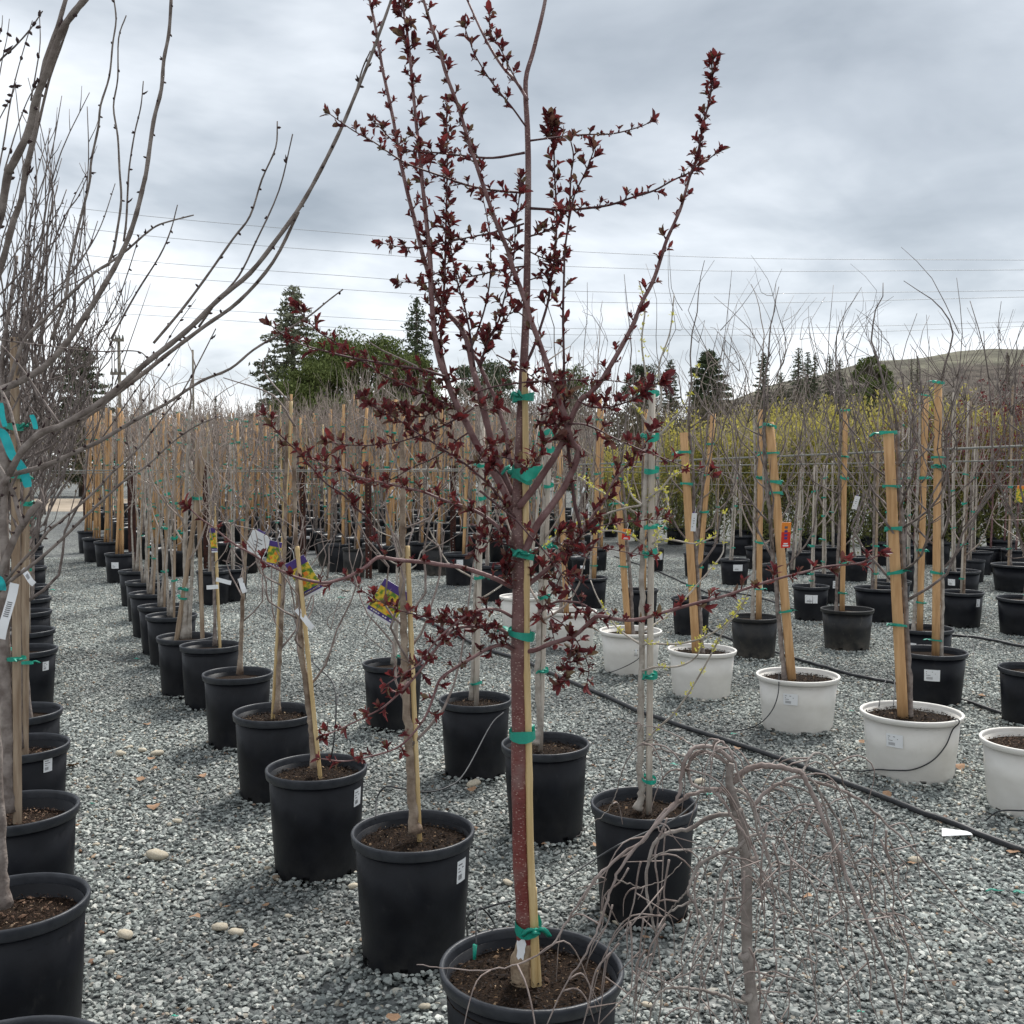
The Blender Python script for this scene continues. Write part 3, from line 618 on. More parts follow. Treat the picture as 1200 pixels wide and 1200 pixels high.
# --- the red-leaved tree in the middle
RED = [  # pixels along the limb, width at foot and tip in pixels, depth change at foot and tip, spacing of leaf tufts (px), tuft size
 ('limb', [(600, 596), (590, 573), (578, 552), (567, 533), (557, 517), (548, 498), (540, 483), (530, 462), (522, 440), (516, 424), (510, 397), (507, 366), (505, 337), (504, 303), (501, 272), (498, 241), (495, 215), (492, 180), (489, 156), (485, 115), (481, 73), (477, 37), (473, 12), (470, -18)], 10, 3, 0, .16, 14, 1.25, .34),
 ('limb', [(600, 580), (590, 556), (580, 530), (572, 502), (564, 468), (557, 442), (555, 435), (549, 407), (545, 393), (537, 380), (524, 366), (512, 347), (503, 322), (495, 297), (487, 262), (480, 235), (474, 210), (467, 177), (462, 146), (455, 112), (448, 79), (442, 42), (437, 17), (431, -10)], 9, 3.2, .02, .25, 17, .9, .45),
 ('limb', [(601, 560), (597, 535), (592, 505), (585, 482), (580, 466), (573, 452), (566, 437), (558, 420), (549, 410)], 6, 4.5, .05, .10, 28, .9, .2),
 ('limb', [(532, 468), (524, 440), (517, 407), (518, 366), (521, 330), (522, 290), (523, 248), (524, 200), (524, 160), (523, 118)], 4, 1.6, .06, .16, 6.5, 1.05, .25),
 ('limb', [(612, 655), (628, 618), (647, 592), (660, 573), (668, 558), (673, 547), (678, 528), (672, 520), (667, 507), (662, 487), (655, 470), (647, 447), (640, 424), (632, 401), (622, 374), (612, 343), (603, 320), (595, 293), (582, 262), (570, 228), (558, 192), (547, 158), (537, 125), (524, 90), (514, 56), (505, 29), (494, -8)], 9, 3, -.02, -.22, 15, .92, .28),
 ('limb', [(608, 594), (616, 584), (627, 570), (640, 550), (650, 535), (660, 515), (667, 497), (673, 482), (681, 468), (690, 462), (704, 447), (717, 426), (729, 405), (742, 380), (752, 355), (765, 330), (773, 307), (781, 282), (790, 262), (799, 240), (808, 208), (817, 183), (825, 142), (831, 119), (835, 92), (834, 76)], 8.5, 1.6, -.02, -.30, 16, .9, .55),
 ('twig', [(805, 217), (808, 208), (817, 183), (825, 142), (831, 119), (834, 92), (834, 72)], 1.6, 1, -.27, -.30, 8, .95, .1),
 ('twig', [(649, 178), (647, 160), (645, 136)], 1.4, 1, .09, .1, 3.6, 1.15, .1),
 ('twig', [(483, 85), (477, 37), (473, 12), (469, -20)], 1.4, 1, .15, .16, 12, 1.6, .1),
 ('twig', [(680, 617), (673, 587), (670, 562), (667, 535), (664, 510), (663, 495), (660, 453), (661, 428), (660, 387), (660, 355), (661, 324), (662, 293), (666, 262), (668, 232), (669, 208), (672, 183), (669, 166)], 4.4, 1.5, -.03, -.12, 26, 1.2, .3),
 ('twig', [(666, 262), (673, 229), (683, 208), (690, 192), (696, 176)], 2.2, 1.3, -.10, -.15, 11, 1.35, .1),
 ('twig', [(612, 432), (618, 424), (627, 403), (634, 382), (642, 355), (646, 328), (650, 303), (652, 272), (652, 241), (650, 208), (649, 177), (645, 140)], 4, 1.8, .02, .10, 11, 1.15, .45),
 ('limb', [(618, 117), (605, 96), (591, 81), (578, 62), (566, 40), (557, 21), (545, -6)], 4, 2.4, 0, .1, 30, .7, .3),
 ('twig', [(611, 105), (599, 83), (587, 58), (576, 40), (573, 17)], 2, 1, 0, .06, 10, 1.0, .3),
 ('twig', [(616, 148), (601, 127), (587, 110), (572, 90), (557, 65), (551, 50), (545, 33)], 2.4, 1, 0, -.1, 12, 1.05, .3),
 ('twig', [(615, 179), (578, 185), (547, 183), (512, 179), (482, 177), (462, 166), (448, 152), (438, 142)], 3, 1.2, 0, .12, 10, 1.1, .38),
 ('twig', [(614, 226), (578, 223), (547, 217), (516, 206), (482, 194), (462, 183), (439, 167), (414, 153), (387, 134)], 3.2, 1.2, 0, -.14, 13, 1.0, .1),
 ('twig', [(621, 165), (652, 161), (683, 158), (715, 157), (735, 153), (754, 147), (764, 141)], 2.6, 1.1, 0, -.1, 13, .85, .3),
 ('twig', [(621, 244), (662, 246), (687, 244), (715, 240), (742, 231), (767, 223), (787, 212), (808, 202), (823, 192), (841, 178)], 3.4, 1.2, 0, -.22, 14, .9, .3),
 ('twig', [(620, 277), (637, 272), (652, 262), (665, 245)], 2.4, 1.2, 0, -.08, 8, 1.05, .1),
 ('twig', [(621, 295), (633, 301), (648, 305), (662, 302)], 2, 1, 0, .06, 7, 1.0, .1),
 ('twig', [(621, 328), (635, 323), (646, 320)], 1.8, 1, 0, .03, 8, .9, .3),
 ('twig', [(614, 312), (599, 314), (578, 318), (562, 322), (537, 326), (512, 329), (493, 332), (468, 330)], 2.6, 1, 0, .15, 9, 1.0, .2),
 ('twig', [(614, 262), (595, 268), (570, 274), (545, 279), (510, 287), (487, 290), (468, 289), (449, 285)], 2.6, 1, 0, .14, 9, 1.0, .2),
 ('twig', [(562, 428), (570, 405), (576, 391), (585, 374), (591, 349), (599, 320), (603, 289), (604, 262), (608, 235), (610, 210)], 3, 1.2, .02, -.08, 13, 1.3, .1),
 ('twig', [(551, 412), (558, 393), (568, 362), (574, 330), (575, 303), (574, 272), (566, 232)], 2.8, 1.2, .05, .12, 19, 1.0, .2),
 ('twig', [(556, 430), (552, 400), (549, 382), (545, 362), (540, 345), (534, 322), (530, 300), (526, 275), (527, 258)], 3, 1.3, .03, .1, 8, 1.2, .2),
 ('twig', [(563, 430), (571, 402), (582, 385), (592, 375), (600, 362)], 2.4, 1.2, .0, -.06, 8, 1.25, .1),
 ('twig', [(521, 441), (494, 433), (467, 429), (433, 423), (410, 419), (383, 412), (354, 404), (335, 394), (318, 382)], 3.6, 1.3, -.02, -.2, 13, 1.0, .05),
 ('twig', [(529, 475), (519, 471), (496, 460), (473, 450), (450, 440), (431, 427), (410, 415), (392, 400), (375, 390), (358, 373), (347, 360)], 3, 1.2, .02, .05, 12, 1.1, .1),
 ('twig', [(548, 444), (519, 444), (494, 444), (477, 445), (454, 448)], 1.8, .9, .03, .06, 13, .95, .1),
 ('twig', [(555, 478), (548, 483), (529, 494), (508, 504), (487, 512), (462, 519), (433, 522), (404, 521), (384, 518)], 2.6, 1, .03, -.06, 11, 1.1, .1),
 ('twig', [(532, 472), (508, 483), (496, 488), (482, 487), (468, 480), (450, 482)], 2, 1, .0, -.04, 6, 1.15, .05),
 ('twig', [(604, 607), (593, 592), (575, 570), (548, 546), (529, 533), (508, 519), (487, 506), (467, 492), (446, 481), (428, 468)], 3.4, 1.2, -.03, -.18, 11, 1.1, .1),
 ('twig', [(549, 507), (537, 515), (525, 525), (508, 537), (483, 548), (462, 560), (446, 567), (430, 566)], 2.4, 1, .0, .1, 14, 1.0, .1),
 ('limb', [(600, 688), (580, 678), (555, 669), (537, 664), (517, 662), (500, 659), (485, 658), (464, 656), (446, 653), (438, 656), (429, 664), (410, 675), (395, 680), (380, 683), (360, 680), (343, 675), (330, 669), (313, 661), (297, 650), (280, 641), (267, 632), (250, 618), (233, 606), (219, 592)], 6, 1.3, 0, -.35, 25, .85, .1),
 ('twig', [(452, 652), (440, 630), (433, 610), (417, 595), (400, 578), (383, 567), (362, 544), (348, 529), (325, 506), (311, 487)], 3, 1.2, -.1, -.28, 14, .95, .1),
 ('limb', [(602, 646), (588, 622), (565, 603), (542, 593), (517, 585), (498, 577), (473, 571), (446, 565), (417, 558), (400, 550), (375, 542), (354, 530)], 5, 1.2, .0, .10, 12, 1.05, .1),
 ('twig', [(562, 575), (578, 588), (593, 600), (607, 612), (620, 627), (633, 640), (645, 655), (657, 672), (672, 692), (683, 712), (688, 728)], 2.8, 1.2, -.06, -.10, 17, 1.05, .2),
 ('limb', [(602, 724), (585, 715), (568, 714), (551, 720), (533, 731), (516, 746), (503, 761), (490, 779), (473, 789), (453, 802)], 4, 1.4, 0, -.2, 15, 1.0, .15),
 ('limb', [(602, 747), (581, 735), (555, 734), (533, 737), (522, 746), (507, 766), (490, 789), (473, 807), (455, 824), (442, 833), (418, 845), (392, 857), (378, 861)], 4.2, 1.2, 0, -.3, 13, 1.0, .15),
 ('limb', [(606, 765), (590, 756), (572, 760), (555, 770), (533, 783), (516, 796), (509, 813), (499, 839), (481, 863), (462, 878), (431, 887), (403, 892), (375, 889)], 5, 1.2, 0, -.28, 19, 1.05, .15),
 ('twig', [(590, 737), (560, 733), (525, 729), (499, 723), (468, 715), (442, 703), (425, 692), (410, 680)], 2.2, 1, 0, .08, 11, 1.05, .2),
 ('twig', [(603, 760), (585, 748), (570, 740), (556, 728), (540, 722), (520, 722)], 2, 1, -.02, -.08, 7, 1.1, .1),
 ('limb', [(610, 764), (627, 762), (643, 755), (660, 750), (677, 742), (692, 728), (703, 722), (725, 726), (747, 726), (777, 718), (812, 708), (844, 700), (877, 689), (905, 680), (940, 671), (968, 664), (990, 662), (1011, 659), (1031, 650)], 6, 1.3, 0, -.42, 18, 1.1, .3),
 ('limb', [(611, 736), (627, 722), (640, 712), (653, 705), (668, 705), (683, 708), (700, 719)], 4, 2, 0, -.05, 22, .9, .2),
 ('limb', [(608, 694), (623, 682), (638, 670), (653, 657), (667, 645), (675, 635), (684, 621), (698, 600), (707, 588), (717, 568), (730, 550), (750, 528), (766, 503)], 6.5, 1.5, 0, .12, 12, 1.35, .1),
 ('twig', [(650, 657), (667, 643), (680, 627), (700, 617), (725, 613), (750, 610), (782, 608)], 2, 1, 0, .14, 14, 1.0, .2),
 ('twig', [(666, 497), (683, 497), (700, 503), (717, 512), (737, 521), (753, 528), (775, 536), (798, 545), (832, 556)], 2.4, 1, -.1, -.25, 15, 1.1, .2),
 ('twig', [(657, 645), (683, 642), (708, 642), (733, 647), (765, 652)], 1.8, 1, .02, .1, 15, 1.0, .2),
 ('twig', [(645, 722), (660, 732), (673, 747), (683, 765), (690, 783), (688, 800)], 2, 1.1, -.03, -.06, 13, 1.15, .2),
 ('twig', [(645, 728), (648, 743), (650, 752)], 1.6, 1, -.03, -.04, 9, 1.0, .2),
 ('twig', [(673, 745), (668, 770), (668, 792), (658, 802)], 2, 1, -.05, -.12, 8, 1.35, .1),
 ('twig', [(556, 460), (580, 453), (600, 450), (623, 447), (650, 446), (683, 445), (715, 446), (742, 450)], 2.2, 1, -.05, -.16, 18, .95, .3),
 ('twig', [(678, 470), (693, 477), (715, 477), (732, 472), (743, 467), (760, 455), (774, 446)], 2.4, 1.1, -.12, -.24, 9, 1.35, .15),
 ('twig', [(582, 416), (592, 421), (603, 426), (620, 439), (639, 451), (652, 461)], 2, 1.1, .0, -.1, 10, 1.1, .2),
 ('twig', [(565, 452), (560, 470), (566, 480), (580, 478)], 1.8, 1, 0, -.05, 8, 1.2, .2),
 ('twig', [(650, 470), (642, 478), (640, 494), (648, 500), (655, 496)], 2, 1, -.05, -.1, 5, 1.2, .2),
 ('twig', [(572, 532), (590, 536), (605, 540), (622, 548), (640, 520), (652, 512)], 2, 1, -.06, -.12, 7, 1.2, .05),
 ('twig', [(590, 560), (575, 545), (562, 538), (570, 525), (585, 518)], 2, 1, -.04, -.1, 7, 1.2, .05),
 ('twig', [(690, 655), (676, 648), (660, 640), (652, 632), (664, 622)], 2, 1, -.02, .03, 8, 1.35, .05),
 ('twig', [(600, 640), (585, 635), (572, 626), (562, 632), (555, 645)], 2, 1, -.02, -.06, 6, 1.15, .05),
 ('twig', [(603, 690), (594, 672), (592, 655)], 1.8, 1, -.02, -.04, 5, 1.05, .05),
 ('twig', [(690, 690), (664, 668), (650, 690), (640, 706), (634, 720)], 2, 1, -.04, -.08, 9, 1.3, .1),
]
def red_tree(root, O, d, D, h):
    rng = random.Random(7)
    pxm = d/1200
    # trunk with its flared grafted foot
    T = [(613, 1176), (611, 1150), (610, 1128), (615, 1108), (615, 1085), (612, 1040), (610, 1000), (609, 930), (609, 860), (608, 780), (609, 700), (608, 640), (606, 590)]
    W = [30, 28, 27, 24, 22, 21, 21, 21.5, 22, 20.5, 20, 19.5, 15]
    P = smooth(traced(T, d, d, O), 4); n = len(P)
    wd = np.interp(np.linspace(0, 1, n), np.linspace(0, 1, len(W)), W)*pxm/2*.90
    wd *= 1+.04*np.sin(np.arange(n)*.9)+.03*np.sin(np.arange(n)*2.3)
    k = 13
    mb = MB(); tube(mb, P[:k+1], wd[:k+1]*(1+.05*np.sin(np.arange(k+1)*1.7)), 14); obj('trunk_foot', mb, M['rootbark'], root)
    mb = MB(); tube(mb, P[k-1:], wd[k-1:], 14)
    L = [(606, 594), (608, 560), (609, 520), (612, 460), (616, 380), (618, 300), (619, 200), (618, 150), (616, 95), (625, 60), (636, 15), (641, -12)]
    LW = [14, 12, 11, 10.5, 9, 8, 7, 6.5, 5.6, 5, 4.4, 4]
    Q = smooth(traced(L, d, d+.04, O), 4); lw = np.interp(np.linspace(0, 1, len(Q)), np.linspace(0, 1, len(L)), LW)*pxm/2
    tube(mb, Q, lw, 10); obj('trunk', mb, M['redbark'], root)
    for kind, pts, w0, w1, e0, e1, gap, size, zig in RED:
        P = traced(pts, d+e0, d+e1, O); PP = smooth(P, 4); n = len(PP)
        mb = MB(); rr = np.linspace(w0, w1, n)*pxm/2
        rr = rr*(1+.10*np.array([rng.uniform(-1, 1) if i % 3 == 0 else 0 for i in range(n)])) 
        tube(mb, PP, rr, 7 if kind == 'limb' else 5)
        br = obj('limb' if kind == 'limb' else 'twig', mb, M['redlimb' if kind == 'limb' else 'redtwig'], root)
        seg = np.linalg.norm(np.diff(PP, axis=0), axis=1); cum = np.concatenate([[0], np.cumsum(seg)]); tot = cum[-1]
        lb = MB(); s = tot*zig*.55+.01; az = rng.uniform(0, 6.28)
        while s < tot:
            p = np.array([np.interp(s, cum, PP[:, i]) for i in range(3)]); i = min(np.searchsorted(cum, s), n-1); tdir = unit(PP[min(i+1, n-1)]-PP[max(i-1, 0)])
            az += 2.4+rng.uniform(-.4, .4)
            e1_ = unit(np.cross(tdir, (.2, .5, .84))); e2_ = np.cross(tdir, e1_)
            rad = e1_*math.cos(az)+e2_*math.sin(az)
            dv = unit(rad*.75+tdir*.45+np.array((0, 0, .45)))
            rI = np.interp(s, cum, rr)
            f = size*rng.uniform(.6, 1.2)
            tip = p+rad*rI+dv*.006*f
            tube(lb, np.array([p+rad*rI*.6, tip]), [.0022, .0018], 4)
            cluster(lb, rng, tip, dv, rng.choice((5, 6, 7, 8, 9)), .0172*f)
            if rng.random() < .5*size: cluster(lb, rng, tip+dv*.008*f, dv, 3, .019*f, (8, 40))
            s += gap*.74*pxm*rng.uniform(.6, 1.3)*(1.3 if size > 1.19 and gap < 9.5 else 1)
        cluster(lb, rng, PP[-1], unit(PP[-1]-PP[-3]), 6, .023*size, (8, 55))
        obj('leaves', lb, M['redleaf'], br, smooth=False, kind='stuff')
    # bamboo cane in two canes at the foot
    for pts, w, top in (([(627, 1168), (624, 1060), (621, 980), (619, 860), (617, 780), (617, 700), (616, 600), (616, 520), (615, 436)], 8.2, 1), ([(633, 1166), (629, 1100), (627, 1040)], 5, 0)):
        P = smooth(traced(pts, d-.012, d-.008, O), 7); n = len(P); rr = np.full(n, w*pxm/2)
        rr *= np.linspace(1.12, .86, n); rr[::9] *= 1.13
        mb = MB(); tube(mb, P, rr, 10); st = obj('bamboo_cane' if top else 'cane_offcut', mb, M['bamboo'], root)
        if top: cane = st
    for i, (x, y, r) in enumerate([(619, 1085, 15), (612, 860, 15), (611, 743, 15), (611, 648, 15), (613, 466, 12)]):
        q = at(x, y, d-.004)-O; add_tie(cane, q, r*pxm, .024 if i < 2 else .018, i)
    # wide ribbon tie with a long tail
    q = at(612, 556, d-.004)-O; add_tie(cane, q, 12*pxm, .030, 2)
    mb = MB()
    P = [at(605, 553, d-.03), at(617, 556, d-.045), (at(627, 553, d-.035)), at(636, 546, d-.03)]
    hw = [.008, .017, .016, .004]; V = []
    for p, k_ in zip(P, hw): V += [p-O+np.array((0, 0, k_)), p-O-np.array((0, 0, k_))]
    mb.add(V, [(0, 1, 3, 2), (2, 3, 5, 4), (4, 5, 7, 6)]); obj('tie_tail', mb, M['tape'], cane)
    # wound dressing painted round the front of the stem above the graft
    mb = MB(); c = at(613, 1108, d)-O; V = [c+np.array((0, -.026, 0))]; m_ = 16
    for k_ in range(m_):
        a_ = 2*math.pi*k_/m_; rr_ = rng.uniform(.55, 1.1); ax = -.25+.62*math.cos(a_)*rr_; V.append(c+np.array((.0255*math.sin(ax), -.0265*math.cos(ax), .030*math.sin(a_)*rr_+.004)))
    mb.add(V, None, [(0, 1+k_, 1+(k_+1) % m_) for k_ in range(m_)])
    obj('white_sealant', mb, M['paper'], root)
potted(620.5, 1131, 222, .405, 'tall red-leaved tree tied to a bamboo cane in the large black pot in front', stakes=(), stems=[([(613, 1176), (613, 1170)], .001, .001)] if False else [], chips='dark', fill=.89, own=red_tree, group='potted trees standing on the gravel')
# thin drip emitter on its spike, standing in the big pot
def drip_spike():
    mb = MB(); O = at(556, 1118, 2.47)
    tube(mb, smooth([at(558, 1108, 2.46)-O, at(558, 1085, 2.50)-O, at(560, 1066, 2.56)-O, at(567, 1066, 2.62)-O, at(580, 1085, 2.78)-O, ground(583, 1105, .01)-O], 5), .0022, 6)
    o = obj('drip_emitter', mb, M['hose'], None, loc=O); tag(o, 'green drip emitter on a thin black tube in the large front pot', 'drip emitter')
    m2 = MB(); tube(m2, np.array([at(556, 1124, 2.46)-O, at(556.5, 1107, 2.46)-O]), [.004, .0055], 8); obj('emitter_body', m2, M['tape'], o)
drip_spike()

# --- second row: bare trees in black pots along the gravel aisle
def dtag(px, py, d, w, hgt, ang, label, style='fruit', tilt=.2):
    """a printed plant tag hanging from a twig"""
    O = at(px, py, d); o = thing('plant_tag', label, 'plant tag', O, 'printed plant tags hanging in the trees')
    k = d/1200; W, H = w*k, hgt*k; Rm = rotm('y', R(ang))@rotm('x', tilt)
    def quad(name, x0, x1, z0, z1, m, off):
        mb = MB(); box(mb, Rm@np.array(((x0+x1)/2*W, off, (z0+z1)/2*H)), (abs(x1-x0)*W, .0012, abs(z1-z0)*H), 0, Rm); return obj(name, mb, M[m], o, smooth=False)
    quad('card', -.5, .5, -.5, .5, 'paper', 0)
    if style == 'fruit':
        quad('header_band', -.5, .5, .30, .5, 'purple', -.0016); quad('picture', -.5, .5, -.32, .30, 'tagpic', -.0016); quad('name_band', -.5, .5, -.43, -.32, 'purple', -.0016)
        for c, z in ((-.18, -.12), (.2, -.2), (.12, .06)): quad('fruit', c-.1, c+.1, z-.05, z+.05, 'orange', -.0026)
        for c in range(-4, 5):
            if c not in (0, 3): quad('lettering', c*.09-.03, c*.09+.03, -.39, -.36, 'paper', -.0026)
    elif style == 'back':
        quad('header_band', -.3, .1, .46, .58, 'purple', .001)
        for z, a, b in ((.22, -.1, .12), (.08, -.22, .2), (-.05, -.15, .1), (-.25, -.35, -.12)): quad('print', a, b, z-.015, z+.015, 'ink', -.0016)
    elif style == 'red':
        quad('picture', -.5, .5, .12, .5, 'orange', -.0016); quad('lower_panel', -.5, .5, -.5, .12, 'red', -.0016)
        for z in (.3, .15, 0, -.12): quad('pepper', -.18, .15, z-.045, z+.045, 'ink' if z > .2 else 'purple', -.0026)
        quad('lettering', -.22, .22, -.36, -.31, 'paper', -.0026); quad('lettering', -.3, .3, -.44, -.39, 'paper', -.0026)
    elif style == 'orange':
        quad('header_band', -.5, .5, .3, .5, 'orange', -.0016); quad('picture', -.5, .5, -.5, .3, 'tagpic', -.0016)
    tie = MB(); tube(tie, smooth([Rm@np.array((0, 0, H*.5)), Rm@np.array((.01, .01, H*.5+.03)), Rm@np.array((.0, .03, H*.5+.05))], 4), .0015, 4); obj('tag_tie', tie, M['paper'], o)
    return o
def strip(px, py, d, w, hgt, ang, label, ink=True):
    O = at(px, py, d); o = thing('label_strip', label, 'label', O, 'white paper label strips looped on stems')
    k = d/1200; Rm = rotm('y', R(ang)); mb = MB()
    V = []; n = 6
    for i in range(n+1):
        u = i/n-.5
        for x in (-.5, .5): V.append(Rm@np.array((x*w*k, .010*math.sin(u*4), u*hgt*k)))
    mb.add(V, [(2*i, 2*i+1, 2*i+3, 2*i+2) for i in range(n)]); obj('strip', mb, M['paper'], o)
    if ink:
        mb = MB()
        for i in range(8):
            u = -.1+.035*i; mb.add([Rm@np.array((x*w*k, .010*math.sin(uu*4)-.0012, uu*hgt*k)) for x, uu in ((-.3, u), (.25, u), (.25, u+.016), (-.3, u+.016))], [(0, 1, 2, 3)])
        obj('barcode', mb, M['ink'], o)

potted(484, 972, 147, .435, 'bare tree in black pot just left of the big red-leaved tree, coloured tag above', stakes=[('bamboo', 492, 477, 640, .0085)], ties=[], chips='dark',
    stems=[([(487, 975), (483, 940), (481, 900), (478, 850), (475, 800), (473, 740), (472, 690), (471, 640), (472, 580), (471, 500)], .017, .008)], crown=(400, .36, 9, 3, 'zig'), stick=(.98, .33, .05, .075), seed=21, bark='tanbark', twig='pinktwig')
potted(371, 898, 120, .435, 'bare tree in black pot with white strip label and fruit tag on its stem', stakes=[('bamboo', 377, 349, 640, .009)], chips='dark',
    stems=[([(370, 900), (366, 860), (362, 830), (357, 790), (352, 740), (349, 690), (347, 640), (345, 560), (346, 500)], .016, .007)], crown=(440, .42, 9, 3, 'zig'), stick=(1.02, .33, .05, .07), seed=22, bark='tanbark', twig='pinktwig')
potted(321, 833, 98, .435, 'bare tree with twin tan stems in black pot, third up the aisle', stakes=[('bamboo', 318, 340, 470, .010)],
    stems=[([(325, 836), (326, 800), (328, 760), (331, 700), (333, 640), (335, 560), (337, 470)], .014, .007)], crown=(410, .40, 10, 3, 'zig'), seed=23, bark='tanbark', twig='pinktwig', chips='dark')
potted(278, 788, 81, .435, 'bare tree with one straight brown stem and a white collar label', stakes=[], chips=None,
    stems=[([(281, 790), (283, 740), (285, 690), (288, 640), (290, 600), (291, 560)], .014, .008)], crown=(450, .36, 9, 3, 'zig'), seed=24, bark='tanbark', twig='pinktwig')
potted(246, 755, 71, .435, 'bare tree on a yellow bamboo cane with two white labels', stakes=[('bamboo', 257, 250, 590, .011)],
    stems=[([(252, 757), (251, 700), (249, 640), (250, 590), (252, 520)], .012, .006)], crown=(440, .38, 9, 3, 'zig'), seed=25, twig='fartwig')
potted(217, 745, 67, .435, 'grey bare tree between leaning weathered stakes in black pot', stakes=[('old', 206, 241, 524, .018), ('old', 238, 231, 515, .016)], ties=[700, 690, 584],
    stems=[([(216, 748), (218, 700), (217, 640), (219, 560), (222, 480)], .022, .012), ([(221, 748), (224, 690), (226, 620), (224, 540)], .015, .009)], crown=(395, .5, 11, 4, 'zig'), seed=26, bark='palebark', twig='fartwig')
ROW2 = [(201, 720, 59, 'grey twiggy tree in black pot behind the leaning stakes'), (190, 709, 55, 'grey twiggy tree in black pot, eighth along the left aisle row'), (177, 694, 50, 'grey twiggy tree in black pot with white side label, ninth along the aisle row'), (170, 681, 46, 'grey twiggy tree in black pot beside the rusty post'), (160, 668, 41, 'grey twiggy tree in black pot right behind the nearest rusty post')]
for i, (x, y, w, lab) in enumerate(ROW2):
    potted(x, y, w, .435, lab, stakes=[('old', x+3, x+5+3*i % 7, 540-6*i, .011)], ties=[y-40, y-90, y-130], stems=[([(x, y+2), (x+2, y-50), (x-1, y-90), (x+3, y-150), (x+5, y-230)], .015, .007), ([(x-3, y+2), (x-6, y-60), (x-3, y-110), (x-9, y-180)], .011, .005)],
        crown=(435-6*i, .5, 8, 3, 'zig'), seed=30+i, bark='palebark', twig='fartwig', stick=(-.5, .30, .07, .07) if i == 2 else None)
ROW2B = [(140, 648, 34, 'tree in black pot with a pair of orange bamboo stakes and white label'), (126, 634, 30, 'tree in black pot with a bundle of orange bamboo stakes'), (113, 630, 32, 'tree in black pot on wood blocks with white label, far along the aisle'), (103, 622, 24, 'tree in small black pot next to the pot on wood blocks')]
for i, (x, y, w, lab) in enumerate(ROW2B):
    potted(x, y, w, .435, lab, stakes=[('wood', x+1, x-1, 478, .022), ('wood', x-3, x+4, 486, .020), ('wood', x+4, x+3, 482, .018)], ties=[620, 600, 575, 545, 515], crown=(440, .45, 9, 4, 'zig'), seed=40+i, twig='fartwig', stick=(-.35, .27, .1, .09) if i in (0, 2) else None)
dtag(455, 706, 3.55, 36, 47, 32, 'big colour tag with purple bands leaning left of the front bare tree')
dtag(357, 676, 4.15, 25, 48, -28, 'fruit picture tag with purple bands tilted right above the white strip label')
dtag(321, 650, 5.0, 15, 33, 12, 'small narrow fruit picture tag between two tan stems')
dtag(302, 638, 5.9, 25, 30, 28, 'white back of a plant tag with a little print', 'back')
dtag(250, 633, 7.0, 7, 30, -2, 'thin yellow plant tag seen nearly edge-on against a bamboo cane')
strip(357, 725, 4.12, 7, 30, -42, 'long white strip label sticking out right below the tilted fruit tag', False)
strip(284, 686, 6.05, 6, 18, -22, 'short white strip folded round the straight brown stem', False)
strip(262, 681, 7.0, 5, 19, -78, 'white strip lying flat to the right of the bamboo cane', False)
strip(249, 688, 7.02, 5, 13, 88, 'white strip lying flat across the bamboo cane', False)

# --- third row
potted(755, 940, 127, .42, 'budding tree with yellow tufts between tied stems in black pot by the hose', stakes=[('pale', 760, 764, 455, .012)], ties=[912, 790, 648, 617, 551, 512, 462], chips='dark',
    stems=[([(747, 948), (752, 930), (750, 900), (751, 840), (752, 780), (752, 700), (753, 640), (757, 560), (762, 480)], .014, .008)], seed=50, bark='palebark', stick=None)
def yellow_branches():
    g = ground(755, 940, .42); d = g[1]; O = np.array((g[0], d, 0)); root = [o for o in bpy.data.objects if o.get('label', '').startswith('budding tree')][0]
    Y = [([(753, 786), (768, 782), (794, 781), (812, 773), (820, 762), (827, 739)], -.05, -.25), ([(752, 757), (762, 754), (790, 755), (820, 749), (844, 736), (859, 721), (872, 704)], 0, -.3),
         ([(752, 880), (766, 858), (790, 836), (812, 804), (831, 771), (851, 734), (868, 713), (878, 690)], 0, -.35), ([(753, 740), (770, 730), (790, 715), (812, 691), (833, 667), (846, 650), (848, 637), (849, 600)], 0, .2),
         ([(752, 756), (729, 741), (715, 725), (700, 700), (692, 680)], 0, .2), ([(753, 592), (763, 582), (777, 570), (787, 558), (798, 553), (806, 548)], 0, -.1), ([(753, 592), (742, 583), (737, 572), (735, 560), (738, 540)], 0, .1),
         ([(760, 583), (777, 573), (782, 587), (783, 603), (777, 618), (768, 628), (772, 650)], -.02, -.15), ([(677, 558), (685, 563), (697, 572), (712, 580), (730, 592), (752, 605)][::-1], 0, .2), ([(752, 592), (727, 597), (702, 605), (680, 613), (660, 622), (640, 640)], 0, .15),
         ([(760, 640), (775, 632), (795, 634), (815, 637), (840, 628)], 0, -.2), ([(757, 640), (740, 628), (720, 622), (695, 624), (668, 634)], 0, -.1), ([(760, 500), (748, 480), (742, 470), (750, 440)], 0, .1),
         ([(762, 480), (757, 440), (752, 400), (756, 360), (749, 330)], 0, .1), ([(762, 500), (775, 470), (772, 430), (785, 390), (790, 345)], 0, .1), ([(764, 520), (790, 490), (805, 470), (818, 430)], 0, -.1)]
    rng = random.Random(2); mb = MB(); bm = MB()
    for pts, e0, e1 in Y:
        P = smooth(traced(pts, d+e0, d+e1, O), 4); tube(mb, P, np.linspace(.0045, .0022, len(P)), 5)
        for i in range(3, len(P)):
            if rng.random() < .55:
                for _ in range(rng.choice((2, 3, 5))):
                    cluster(bm, rng, P[i]+np.array([rng.gauss(0, .005) for _ in range(3)]), np.array((rng.gauss(0, 1), rng.gauss(0, 1), .8)), 3, .0105)
    obj('branches', mb, M['palebark'], root); obj('yellow_buds', bm, M['bud'], root, smooth=False, kind='stuff')
yellow_branches()
